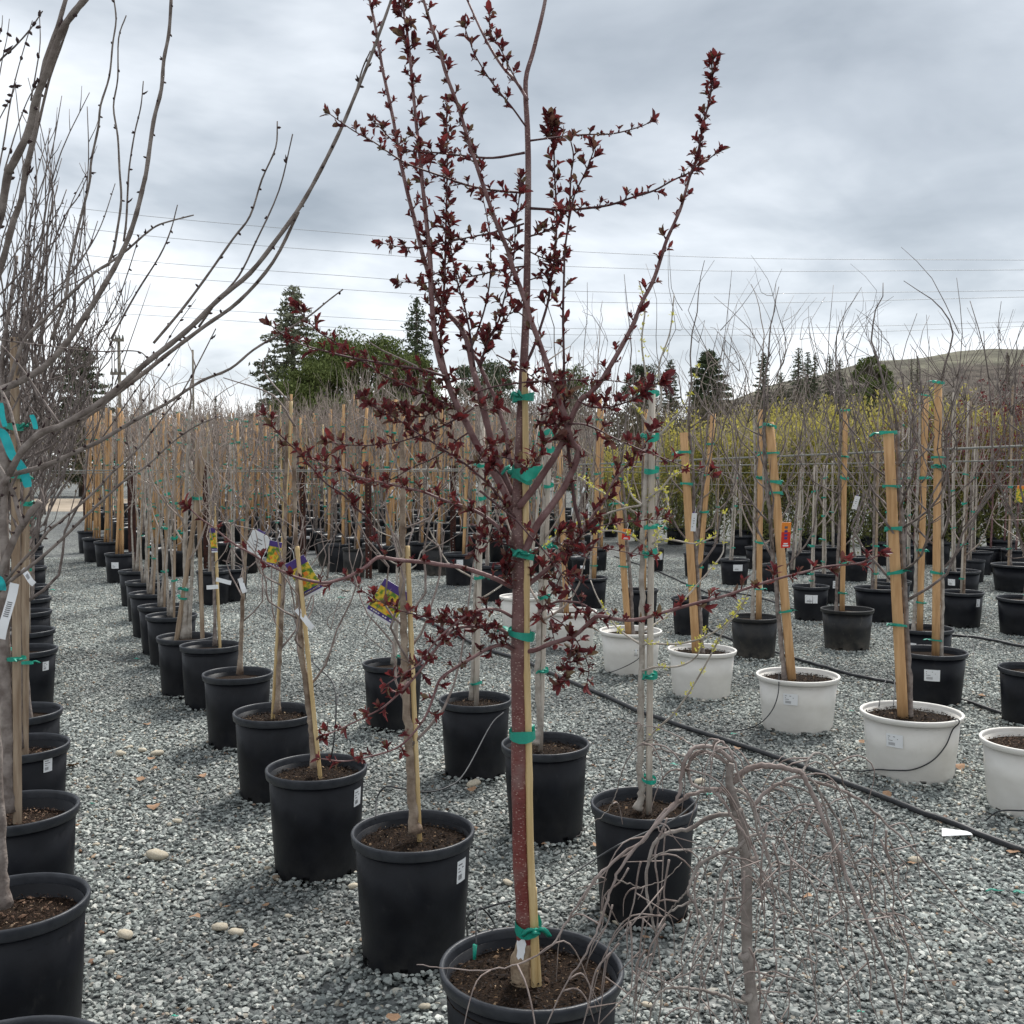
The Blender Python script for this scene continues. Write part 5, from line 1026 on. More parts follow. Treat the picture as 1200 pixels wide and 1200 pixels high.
def weeping(root, O, d, D, h):
    rng = random.Random(9); pxm = d/1200
    T = [(888, 1330), (887, 1260), (885, 1200), (882, 1174), (877, 1135), (875, 1092), (875, 1030), (872, 985), (868, 962), (860, 940), (855, 917), (856, 895)]
    P = smooth(traced(T, d, d, O), 4); W = np.interp(np.linspace(0, 1, len(P)), np.linspace(0, 1, 12), [18, 17, 15, 14, 13, 13.5, 13, 14.5, 14, 12, 10, 9])*pxm/2
    W = W*(1+.05*np.sin(np.arange(len(P))*1.9)); mb = MB(); tube(mb, P, W, 12); obj('trunk', mb, M['weepbark'], root)
    for x, y in ((877, 1172), (873, 1124), (884, 1010), (866, 955)):
        mb = MB(); q = at(x, y, d-.012)-O; tube(mb, np.array([q+np.array((-.006, .01, 0)), q+np.array((0, -.004, .004)), q+np.array((.006, .0, .012))]), [.0065, .0075, .003], 8); obj('knot', mb, M['weepbark'], root)
    fine = MB()
    for pts, w0, w1, e0, e1, k in WEEP:
        PP = smooth(traced(pts, d+e0, d+e1, O), 5); n = len(PP); rr = np.linspace(w0, w1*.8, n)*pxm/2*.74
        PP = PP+np.array([[rng.gauss(0, .0009) for _ in range(3)] for _ in range(n)]); rr = rr*(1+.09*np.sin(np.arange(n)*1.3+w0))
        mb = MB(); tube(mb, PP, rr, 7); obj('weeping_branch', mb, M['weepbark' if k == 'w' else 'pinktwig'], root)
        for i in range(4, n-2):
            if rng.random() < .09:
                q = PP[i]; s = rng.choice((-1, 1)); l = rng.uniform(.02, .20)
                v = np.array((s*rng.uniform(.2, .8), rng.gauss(0, .5), rng.uniform(-.3, .3)))
                K = [q, q+unit(v)*l*.35, q+unit(v)*l*.6+np.array((0, 0, -l*.3)), q+unit(v)*l*.72+np.array((rng.gauss(0, .02), 0, -l*.85))]
                kk = smooth(K, 3); tube(fine, kk, np.linspace(.0019, .0008, len(kk)), 4)
    for _ in range(46):                              # thin hanging twigs low in the crown
        x = rng.uniform(715, 1050); y = rng.uniform(955, 1140); e = rng.uniform(-.3, .35)
        p = [(x, y)]; dx = (x-872)/140*rng.uniform(2, 12)+rng.gauss(0, 5)
        for k in range(4): p.append((p[-1][0]+dx*(1-.2*k)+rng.gauss(0, 4), p[-1][1]+rng.uniform(12, 34)))
        kk = smooth(traced(p, d+e, d+e, O), 3); tube(fine, kk, np.linspace(.0020, .0008, len(kk)), 4)
        j = rng.randrange(3, len(kk)-2); v = np.array((rng.choice((-1, 1))*rng.uniform(.03, .1), rng.gauss(0, .03), rng.uniform(-.09, .01))); tube(fine, np.array([kk[j], kk[j]+v*.5, kk[j]+v]), [.0017, .0013, .0008], 3)
    obj('fine_twigs', fine, M['pinktwig'], root, kind='stuff')
potted(888, 1330, 200, .40, 'low weeping bare tree with tangled drooping branches in the right foreground', own=weeping, stems=[], D=.42, seed=300, group='potted trees standing on the gravel', chips='dark')

# ------------------------------------------------------------------ rows farther back: one small mesh each, copied
def far_mesh(seed, kind):
    rng = random.Random(seed); pt, sk, tk, cw = MB(), MB(), MB(), MB(); mats = [M['black'], M['blackrim'], M['soil'], M[{'wood': 'wood', 'pale': 'pale_wood', 'twig': 'wood_old', 'tan': 'bamboo'}[kind]], M['greybark'], M['fartwig'], M['tape'], M['paper']]
    h, D = .40, .43
    lathe(pt, [(0, .004), (.41*D, .004), (.462*D, .9*h)], 18, 0); lathe(pt, [(.465*D, .88*h), (.497*D, .89*h), (.4985*D, .985*h), (.48*D, h), (.46*D, .87*h)], 18, 1); lathe(pt, [(.46*D, .88*h), (.2*D, .9*h), (0, .9*h)], 14, 2)
    zt = rng.uniform(2.3, 2.65)
    if kind != 'twig':
        for k in range(rng.choice((1, 2, 2)) if kind == 'wood' else 1):
            x = rng.uniform(-.06, .06); r = {'wood': .021, 'pale': .012, 'tan': .016}[kind]; lx = rng.gauss(0, .05)
            tube(sk, np.linspace((x, -.03, .3), (x+lx, -.03+rng.gauss(0, .04), zt), 4), r, 7, 3)
            for z in (.75, 1.1, 1.5, 1.9, 2.3):
                z += rng.uniform(-.12, .12); u = (z-.3)/(zt-.3); q = np.array((x+lx*u, -.03, z)); tube(sk, np.array([q, q+np.array((0, 0, .030))]), r+.018, 8, 6)
                if rng.random() < .5: tube(sk, np.array([q, q+np.array((.05, -.03, -.02)), q+np.array((.09, -.03, -.06))]), [.01, .014, .006], 4, 6, sq=.2)
    for k in range(2 if kind == 'twig' else 1):
        P = smooth([(rng.gauss(0, .015)+.03*k, .02, .3), (rng.gauss(0, .03), .02, 1.0), (rng.gauss(0, .05), .02, 1.8), (rng.gauss(0, .08), .02, 2.3)], 3); tube(tk, P, np.linspace(.019, .009, len(P)), 6, 4)
    top = rng.uniform(2.6, 3.05)
    for path, a, b in bare_crown(rng, 1.55, top, rng.uniform(.28, .42), .009, {'twig': 14, 'wood': 8, 'pale': 8, 'tan': 8}[kind], 3, .05, seg=4):
        tube(cw, path, np.linspace(max(a, .0055), .0030, len(path)), 3, 5, cap=False)
    if rng.random() < .5: box(pt, (rng.uniform(-.1, .1), -.45*D-.004, .25), (.07, .002, .055), 7)
    if rng.random() < .5: box(tk, (rng.uniform(-.1, .1), -.08, rng.uniform(.9, 1.5)), (.03, .002, .10), 7, rotm('y', rng.uniform(-.6, .6)))
    return [(n_, m_.mesh(n_, mats)) for n_, m_ in (('pot', pt), ('stake', sk), ('trunk', tk), ('crown', cw)) if m_.n]
FAR = {k: [far_mesh(500+i*7+len(k), k) for i in range(n)] for k, n in (('wood', 6), ('pale', 5), ('twig', 3), ('tan', 2))}
FLAB = {'wood': 'bare tree on orange-brown stake', 'pale': 'slender bare tree on pale cane',
        'twig': 'grey unstaked twiggy tree', 'tan': 'bare tree on yellow-tan cane'}
BANDS = [(60, 'beyond the left edge row'), (155, 'at the end of the gravel aisle'), (243, 'between the two biggest rusty posts'), (355, 'left of the rusty post with holes'), (432, 'between the holed and the clear-standing posts'), (531, 'right of the clear-standing rusty post'), (620, 'just left of the red trunk'), (760, 'just right of the red trunk'), (900, 'behind the flat-topped stake'), (1050, 'behind the leaning stakes'), (1e9, 'towards the right edge')]
FGRP = {'wood': 'far trees on orange-brown stakes', 'pale': 'far trees on pale canes', 'twig': 'far grey unstaked trees', 'tan': 'far trees on yellow-tan canes'}
def far_rows():
    rng = random.Random(77); U = np.array((-.43, .903)); Vv = np.array((.903, .43)); cand = []
    pts0 = np.array(PLACED)
    for ti, t in enumerate(np.arange(-4.4, 15.5, 1.08)):
        for s in np.arange(6.0, 37, .86):
            p = U*(s+rng.uniform(-.16, .16))+Vv*(t+rng.uniform(-.1, .1))
            x, y = p; px = 600+1200*x/y
            if y < 9 or px < -30 or px > 1240: continue
            if np.min(np.hypot(pts0[:, 0]-x, pts0[:, 1]-y)) < .62: continue
            by = 550+1.65*1200/y
            if px < 700:                              # open gravel in front of the crowded block
                lim = np.interp(px, [-40, 60, 115, 150, 240, 330, 380, 560, 640, 700], [640, 600, 640, 655, 688, 668, 672, 672, 690, 700])
                if by > lim: continue
                if 38 < px < 100 and by > 583: continue
            else:
                if by > np.interp(px, [700, 780, 830, 900, 1000, 1100, 1200, 1240], [695, 640, 668, 672, 690, 690, 690, 690]): continue
                if y > 15.5 or rng.random() < .45: continue
            cand.append((y, x, px))
    cand.sort()
    return cand
CAND = far_rows()
def plant_far():
    rng = random.Random(5); proto = {}
    rest = []
    n = 0
    for y, x, px in CAND:
        if px < 640: k = rng.choices(('wood', 'twig', 'tan', 'pale'), (7, 2.2, 1.5, .6))[0]
        else: k = rng.choices(('pale', 'twig', 'wood', 'tan'), (5, 2, 1.2, 1.2))[0]
        i = rng.randrange(len(FAR[k])); rz = rng.uniform(-.5, .5)+rng.choice((0, math.pi)); s = rng.uniform(.94, 1.06)
        if k == 'pale' or px > 640: s *= .93
        if n < 205:
            key = (k, i)
            if key not in proto:
                o = link('potted_tree', None); proto[key] = (o, [link(n_, m_, o) for n_, m_ in FAR[k][i]])
            else:
                o = proto[key][0].copy(); COL.objects.link(o)
                for ch in proto[key][1]: c_ = ch.copy(); COL.objects.link(c_); c_.parent = o
            band = [b for a, b in BANDS if px < a][0]; dep = 'front' if y < np.interp(px, [60, 240, 640, 1200], [20, 17, 18.5, 13]) else 'middle' if y < np.interp(px, [60, 240, 640, 1200], [27, 22, 24, 14.5]) else 'rear'
            tag(o, f'{FLAB[k]}, {dep} rows, {band}', CAT, FGRP[k]); o.location = (x, y, 0); o.rotation_euler = (rng.gauss(0, .012), rng.gauss(0, .012), rz); o.scale = (s, s, s*rng.uniform(.96, 1.06)*(1+max(0, y-15)*.016)); n += 1
        else: rest.append((k, i, x, y, rz, s))
    # beyond those, the rest of the crowd stands as one mass
    me_list = []
    mb = {}
    V = []; T3 = []; off = 0
    mats = {}
    big = MB(); allm = [M['black'], M['blackrim'], M['soil'], M['wood'], M['greybark'], M['fartwig'], M['tape'], M['paper'], M['pale_wood'], M['wood_old'], M['bamboo']]
    idx = {m.name: j for j, m in enumerate(allm)}
    cache = {}
    for k, i, x, y, rz, s in rest:
        if (k, i) not in cache:
            cache[(k, i)] = []
            for _, me in FAR[k][i]:
                nv = len(me.vertices); co = np.empty(nv*3); me.vertices.foreach_get('co', co); polys = {3: [], 4: []}; pm = {3: [], 4: []}
                for p in me.polygons:
                    q = len(p.vertices)
                    if q in polys: polys[q].append(tuple(p.vertices)); pm[q].append(idx[me.materials[p.material_index].name])
                cache[(k, i)].append((co.reshape(-1, 3), {q: np.array(polys[q], int).reshape(-1, q) for q in polys}, {q: np.array(pm[q], int) for q in pm}))
        for co, polys, pm in cache[(k, i)]:
            W = (co*np.array((s, s, s*(1+max(0, y-15)*.016))))@rotm('z', rz).T+np.array((x, y, 0))
            big.V.append(W)
            for q in (3, 4): big.F[q].append(polys[q]+big.n); big.M[q].append(pm[q])
            big.n += len(W)
    print('FAR individuals', n, 'rest', len(rest), 'placed', len(PLACED))
    if rest: obj('potted_tree_crowd', big, allm, kind='stuff')
plant_far()

# ------------------------------------------------------------------ rusty posts and trellis cables
def post(px, by, top, w, label):
    g = ground(px, by); d = g[1]; H = at(px, top, d)[2]; W = w*d/1200; o = thing('iron_post', label, 'post', g, 'rusty perforated posts carrying the cables')
    mb = MB(); t = .004; dp = .035; x0 = .0055
    for s in (-1, 1):
        box(mb, (s*(W/2+x0)/2, 0, H/2), (W/2-x0, t, H), 0); box(mb, (s*(W/2-t/2), dp/2+t/2+.0005, H/2), (t, dp, H), 0)
    z = .012
    while z < H: box(mb, (0, 0, z), (2*x0, t, .034 if z > .03 else .024), 0); z += .052
    obj('channel', mb, M['iron'], o, smooth=False)
    mb = MB(); box(mb, (0, .012, H+.004), (W*1.05, .05, .008)); obj('post_cap', mb, M['iron'], o, smooth=False)
    return np.array((g[0], g[1], H))
POSTS = [(155, 668, 547, 8.6, 'leftmost big rusty post beside the grey twiggy row'), (243, 674, 544, 8.6, 'rusty post wrapped in twigs behind the bamboo cane tree'), (355, 660, 547, 7, 'rusty post with a visible row of holes above the white label strips'), (432, 679, 546, 7.4, 'rusty post standing clear on the gravel left of the red tree'),
         (531, 652, 546, 6.6, 'rusty post behind the black pot with the slanting stake'), (597, 650, 549, 6, 'rusty post just left of the red trunk'), (686, 640, 545, 5.8, 'rusty post right of the red trunk'), (878, 642, 545, 6.2, 'dark rusty post on the right in front of the yellow shrubs'),
         (100, 606, 553, 5, 'far rusty post at the end of the gravel aisle'), (1107, 650, 540, 5.4, 'rusty post behind the tall square stakes'), (1166, 646, 540, 5, 'rusty post far right before the shrubs'), (1330, 745, 515, 11, 'near post beyond the right edge that ends the cables')]
PT = [post(*a) for a in POSTS]
def cable(pts, r, label):
    P = np.array(pts); O = P[0]; mb = MB(); tube(mb, smooth(P-O, 6), r, 6); tag(obj('trellis_cable', mb, M['cable'], None, loc=O), label, 'cable', 'cables strung between the rusty posts')
cable([at(-40, 553, 17.2), at(155, 551, 16.2), at(355, 551, 17.0), at(432, 550.5, 15.4), at(531, 550, 16.5), at(640, 549, 16.0)], .011, 'upper cable level across the left posts')
cable([at(-40, 556, 17.2), at(243, 553, 16.2), at(432, 552.5, 15.4), at(640, 551.5, 16.0)], .008, 'thin cable just under the upper left cable')
cable([at(600, 548, 15.5), at(760, 541, 13.2), at(1000, 531, 10.6), at(1330, 517, 8.2)], .012, 'thick cable rising to the right across the yard')
cable([at(640, 549, 15.5), at(800, 546, 14), at(1000, 543, 11.8), at(1330, 537, 9.2)], .009, 'second cable just under the thick rising one')
cable([at(640, 552, 15.5), at(860, 554, 14), at(1330, 553, 11)], .005, 'thin level wire right of the red tree')
cable([at(700, 566, 15), at(950, 569, 14), at(1330, 569, 12)], .004, 'faint lowest wire on the right')

# ------------------------------------------------------------------ hoses, drip tubes
def hose(pts, r, label, name='hose', cat='hose', grp='black irrigation hoses on the gravel'):
    P = np.array([ground(x, y, r+.010) for x, y in pts]); O = P[0].copy(); Q = smooth(P-O, 5); rng = random.Random(int(pts[0][0])); Q[:, 2] += np.array([rng.uniform(0, .006) for _ in Q])
    mb = MB(); tube(mb, Q, r, 8); tag(obj(name, mb, M['hose'], None, loc=O), label, cat, grp)
hose([(440, 700), (499, 727), (533, 744), (577, 763), (615, 775), (640, 787), (700, 812), (760, 838), (870, 874), (960, 906), (1050, 941), (1130, 971), (1200, 998), (1290, 1034)], .0155, 'long thick black hose crossing the gravel in front of the white pots')
hose([(820, 728), (838, 742), (860, 750), (909, 765), (950, 777), (1000, 791), (1045, 800), (1110, 815), (1190, 842), (1260, 866)], .013, 'black hose running behind the white pots')
hose([(1060, 735), (1105, 743), (1150, 748), (1200, 758), (1260, 768)], .013, 'short black hose by the pots on the far right')
hose([(720, 652), (764, 667), (781, 674), (803, 684), (830, 695)], .012, 'black hose near the lone pot right of the budding tree')
hose([(840, 692), (880, 698), (905, 705), (930, 714), (970, 724)], .010, 'black hose between the dusty pots')
hose([(395, 672), (405, 676), (418, 686), (421, 694)], .008, 'short loop of black hose at the rusty post on the gravel')
def drip(pts, r=.0035, label='thin black drip tube'):
    P = np.array([at(x, y, d) for x, y, d in pts]); O = P[0].copy(); mb = MB(); tube(mb, smooth(P-O, 6), r, 6); tag(obj('drip_tube', mb, M['hose'], None, loc=O), label, 'drip tube', 'thin black drip tubes feeding the pots')
def drip_round(px, ry, w, h, path, label):
    g = ground(px, ry, h); D = w*g[1]/1200; base = math.atan2(-g[1], -g[0]); P = []
    for a, z, off in path:
        r = D*np.interp(z/h, [0, .13, .5, .9, .93, 1], [.405, .416, .44, .462, .50, .50])+.006+off; P.append((r*math.cos(base+a), r*math.sin(base+a), z))
    mb = MB(); tube(mb, smooth(P, 6), .0035, 6); tag(obj('drip_tube', mb, M['hose'], None, loc=g*np.array((1, 1, 0))), label, 'drip tube', 'thin black drip tubes feeding the pots')
drip_round(1068, 833, 117, .35, [(1.0, .33, -.06), (1.0, .358, -.01), (.98, .34, .004), (.92, .30, .0), (.75, .22, 0), (.45, .145, 0), (.05, .095, 0), (-.4, .075, 0), (-.75, .06, .004), (-1.1, .03, .05), (-1.3, .02, .2)], 'drip tube curling down the front of the white pot with the leaning stake')
drip([(916, 797, 6.5), (913, 790, 6.35), (912, 812, 6.2), (905, 832, 6.16), (890, 848, 6.14), (868, 856, 6.2), (838, 857, 6.3)], .0035, 'drip tube hanging over the left of the red-tagged white pot')
drip([(753, 764, 8.1), (748, 772, 8.0), (735, 780, 7.95), (718, 787, 8.0), (706, 790, 8.05)], .0035, 'drip tube across the white pot behind the budding tree')
drip([(1030, 828, 5.6), (1033, 812, 5.7), (1040, 795, 5.9), (1048, 800, 6.0), (1047, 826, 5.55)], .003, 'drip tube looping above the rim of the large white pot')
drip([(1200, 950, 4.66), (1170, 951, 4.68), (1150, 966, ground(1150, 966, .004)[1]), (1130, 978, ground(1130, 978, .004)[1])], .0035, 'drip tube round the foot of the rightmost white pot')
drip([(590, 835, 4.4), (575, 850, 4.2), (545, 905, 3.7), (525, 922, 3.55), (500, 928, 3.5), (470, 924, 3.5), (452, 922, 3.55), (442, 935, 3.55), (440, 960, 3.45)], .003, 'drip tube slung from the pot behind the red trunk to the front left pot')
drip([(820, 935, 3.6), (790, 960, 3.2), (735, 985, 2.95), (700, 1005, 2.9), (640, 1042, 2.75), (575, 1062, 2.66), (549, 1073, 2.8), (548, 1100, 3.0)], .0028, 'drip tube running behind the big front pot')
drip([(362, 770, 4.6), (372, 782, 4.4), (390, 800, 4.3), (394, 830, 4.2), (391, 870, 4.15), (388, 888, 4.16)], .003, 'drip tube arching into the pot with the white strip label')
drip([(425, 778, 6.4), (412, 782, 6.2), (402, 800, 5.8), (396, 818, 5.4), (392, 840, 5.1)], .003, 'drip tube between the tagged pots on the aisle')
drip([(1130, 742, 8.9), (1140, 755, 8.6), (1141, 775, 8.3), (1138, 800, 7.9)], .003, 'drip tube hanging beside the labelled black pot')

# ------------------------------------------------------------------ small litter on the gravel
def stones():
    rng = random.Random(15); base = None; mb = MB()
    import itertools
    spots = [(184, 1005, 30, 'long flat tan stone alone in the aisle gravel'), (147, 1097, 24, None), (258, 1088, 21, None), (277, 1094, 20, None), (338, 1074, 10, None), (152, 876, 9, None), (184, 884, 16, None), (141, 884, 15, None), (167, 880, 12, None), (113, 990, 9, None), (208, 963, 12, None), (709, 1074, 20, 'pair of rough yellow stones beside the black pot, left one'), (724, 1082, 16, 'pair of rough yellow stones beside the black pot, right one'), (1073, 1009, 18, 'pale round stone in open gravel beside a dry leaf'), (758, 1178, 14, None), (498, 1180, 15, None), (414, 1039, 14, None), (555, 920, 20, None), (1035, 1022, 9, None), (1188, 973, 10, None), (820, 917, 16, None), (129, 1117, 12, None), (595, 1035, 14, None)]
    meshes = []
    for k in range(4):
        n1, n2 = 7, 10; V = [(0, 0, -1)]
        for i in range(1, n1):
            for j in range(n2):
                a, b = math.pi*i/n1, 2*math.pi*j/n2; V.append(tuple(np.array((math.sin(a)*math.cos(b), math.sin(a)*math.sin(b)*.6, -math.cos(a)*.42))*(1+.10*math.sin(3*b+k+2*a)+rng.uniform(-.05, .05))))
        V.append((0, 0, .42)); T = [(0, 1+(j+1) % n2, 1+j) for j in range(n2)]; e = 1+(n1-2)*n2; T += [(e+j, e+(j+1) % n2, len(V)-1) for j in range(n2)]
        Q = [(1+i*n2+j, 1+i*n2+(j+1) % n2, 1+(i+1)*n2+(j+1) % n2, 1+(i+1)*n2+j) for i in range(n1-2) for j in range(n2)]
        V[0] = (0, 0, -.42); mb = MB(); mb.add(V, Q, T); meshes.append(mb.mesh('stone', M['stone']))
    for x, y, w, lab in spots:
        g = ground(x, y, .012); s = w*g[1]/1200/2
        o = link('stone', meshes[rng.randrange(4)], None, (g[0], g[1], .010+.25*s), (rng.uniform(-.15, .15), rng.uniform(-.15, .15), rng.uniform(-.7, .7)), s)
        tag(o, lab or 'single pale rounded stone lying among the grey gravel', 'stone', 'pale stones lying in the gravel')
stones()
def litter():
    rng = random.Random(23)
    def lf(seed):
        r = random.Random(seed); mb = MB(); n = 6; V = []
        for i in range(n+1):
            u = i/n; w = .42*math.sin(math.pi*u**.8)+.02
            for s in (-1, 0, 1): V.append((u-.5, s*w*(1+.2*r.uniform(-1, 1)), .10*math.sin(u*5+seed)+.22*abs(s)*w+.05*r.random()))
        mb.add(V, [(3*i+k, 3*i+k+1, 3*i+k+4, 3*i+k+3) for i in range(n) for k in (0, 1)]); return mb.mesh('fallen_leaf', M['dryleaf'])
    L = [lf(i) for i in range(4)]
    spots = [(405, 693, 14), (1069, 1013, 12), (177, 890, 10), (180, 902, 9), (172, 850, 11), (237, 910, 11), (85, 898, 15), (166, 914, 12), (228, 1076, 14), (266, 1064, 10), (311, 1062, 10), (182, 946, 18), (700, 992, 14), (793, 1081, 16), (461, 1195, 18), (1187, 1000, 16), (640, 990, 12), (865, 878, 10), (1040, 932, 12), (1124, 900, 14), (553, 926, 12), (486, 988, 9), (1010, 870, 8), (860, 1098, 10), (946, 1052, 12), (1150, 816, 12), (757, 1100, 10), (540, 962, 10), (300, 1110, 10)]
    for x, y, w in spots:
        g = ground(x, y, .015); s = w*g[1]/1200
        o = link('fallen_leaf', L[rng.randrange(4)], None, (g[0], g[1], .020), (rng.uniform(-.2, .2), rng.uniform(-.2, .2), rng.uniform(0, 6.28)), s); tag(o, 'small dry orange-brown leaf fallen on the grey gravel', 'fallen leaf', 'dry leaves scattered on the gravel')
    mb = MB(); P = smooth([(-.5, 0, 0), (-.2, .12, .12), (.1, -.05, .05), (.5, .1, .02)], 4); tube(mb, P, [.10, .22, .20, .08], 6, sq=.2); sm = mb.mesh('tape_scrap', M['tape'])
    for x, y, w, lab in [(1196, 1048, 16, 'green tape scrap on open gravel at the right edge'), (1166, 1046, 22, 'thin green tape tail trailing to the scrap at the right edge'), (860, 861, 8, None), (998, 834, 6, None), (832, 932, 9, None), (790, 897, 10, None), (512, 772, 10, None), (400, 701, 9, None), (160, 773, 9, None), (205, 1193, 9, None), (1009, 1188, 9, None), (62, 692, 9, None), (108, 943, 6, None)]:
        g = ground(x, y, .015); s = w*g[1]/1200
        o = link('tape_scrap', sm, None, (g[0], g[1], .021), (0, 0, rng.uniform(-.6, .6)), (s, s*(.4 if 'tail' in (lab or '') else 1), s*.8)); tag(o, lab or 'small scrap of green tie tape lying on the gravel', 'tape scrap', 'green tape scraps on the gravel')
    g = ground(1120, 978, .018); mb = MB(); mb.add([(-.07, -.02, .0), (.06, -.035, .012), (.075, .03, .004), (-.05, .03, .02), (0, 0, .022)], None, [(0, 1, 4), (1, 2, 4), (2, 3, 4), (3, 0, 4)])
    tag(obj('paper_scrap', mb, M['paper'], None, smooth=False, loc=g), 'white paper scrap under the long thick hose', 'paper scrap')
litter()
def gravel_banked():
    rng = np.random.default_rng(66); ico, F = STONE_ICO; mb = MB()
    for o in [q for q in bpy.data.objects if q.name.startswith('potted_tree') and q.get('category') and q.type == 'EMPTY']:
        x, y = o.location[0], o.location[1]
        if y > 9: continue
        p = [c for c in o.children if c.name.startswith('pot') and c.type == 'MESH']
        if not p: continue
        D = p[0].scale[0]; n = 150
        a = rng.uniform(0, 2*math.pi, n); r = D*.415+np.abs(rng.normal(0, .022, n))+.006; z = .022+.022*np.exp(-(r-D*.415)/.02)*rng.uniform(0, 1, n)*(.5+.5*np.sin(a*2+x*9))
        c = np.stack([x+r*np.cos(a), y+r*np.sin(a), z], 1); size = np.clip(rng.lognormal(math.log(.0105), .3, n), .006, .02)
        V = ico[None]*(1+rng.uniform(-.4, .3, (n, 12, 1)))*np.stack([np.ones(n), rng.uniform(.5, .95, n), rng.uniform(.35, .7, n)], 1)[:, None, :]
        t = rng.uniform(0, 6.28, n); ct, st_ = np.cos(t)[:, None], np.sin(t)[:, None]; X, Y, Z = V[..., 0], V[..., 1], V[..., 2]; V = np.stack([X*ct-Y*st_, X*st_+Y*ct, Z], -1)
        V = V*size[:, None, None]+c[:, None, :]
        mb.add(V.reshape(-1, 3), None, (F[None]+np.arange(n)[:, None, None]*12).reshape(-1, 3))
    obj('banked_gravel', mb, M['gravel'], smooth=False, kind='stuff')
gravel_banked()

# ------------------------------------------------------------------ yellow-green and red-leaved shrubs behind the right-hand rows
def leafcards(rng, mb, C, L, W, up=.6, mi=0, droop=0.0):
    """many small pointed leaves centred at C"""
    n = len(C)
    a = rng.normal(0, 1, (n, 3)); a[:, 2] += up*1.6; a /= np.linalg.norm(a, axis=1, keepdims=True)
    w = np.cross(a, rng.normal(0, 1, (n, 3))); w /= np.maximum(np.linalg.norm(w, axis=1, keepdims=True), 1e-6)
    l = (L*rng.uniform(.6, 1.3, n))[:, None]; ww = (W*rng.uniform(.6, 1.3, n))[:, None]
    nr = np.cross(a, w)
    V = np.stack([C-a*l*.5, C+w*ww*.5+nr*ww*.12, C+a*l*.5-nr*ww*.3, C-w*ww*.5+nr*ww*.12], 1).reshape(-1, 3)
    i = np.arange(n)[:, None]*4
    mb.add(V, np.concatenate([i, i+1, i+2, i+3], 1), None, mi)
def shrub_meshes(seed, H, Wd, nl, ny, ystart):
    rng = np.random.default_rng(seed); pr = random.Random(seed); st = MB(); g = MB(); y = MB(); tips = []
    for k in range(26):
        a = pr.uniform(0, 6.28); r = pr.uniform(.1, 1)*Wd; top = H*pr.uniform(.72, 1.0)
        P = smooth([(.1*math.cos(a), .1*math.sin(a), .2), (r*.5*math.cos(a), r*.5*math.sin(a), top*.4), (r*.9*math.cos(a)+pr.gauss(0, .06), r*.9*math.sin(a), top*.75), (r*math.cos(a)+pr.gauss(0, .1), r*math.sin(a)+pr.gauss(0, .1), top)], 5)
        tube(st, P, np.linspace(.012, .004, len(P)), 4); tips.append(P)
    def pts(n, u0, u1, sp):
        out = []
        for _ in range(n):
            P = tips[pr.randrange(len(tips))]; u = pr.uniform(u0, u1)*(len(P)-1); i = min(int(u), len(P)-2); out.append(P[i]+(P[i+1]-P[i])*(u-i))
        return np.array(out)+rng.normal(0, sp, (n, 3))*np.array((1, 1, .8))
    leafcards(rng, g, pts(nl, .06, .80, .15), .13, .028, .3)
    leafcards(rng, y, pts(ny, ystart, 1.0, .085), .10, .034, .9)
    return st.mesh('stems', M['greybark']), g.mesh('green_foliage', M['greenleaf'], False), y.mesh('yellow_shoots', M['yellowleaf'], False)
SH = [shrub_meshes(600+i, 2.95, .95, 2400, 3000, .42) for i in range(4)]
ORD = 'first second third fourth fifth sixth seventh eighth ninth tenth eleventh twelfth thirteenth fourteenth'.split()
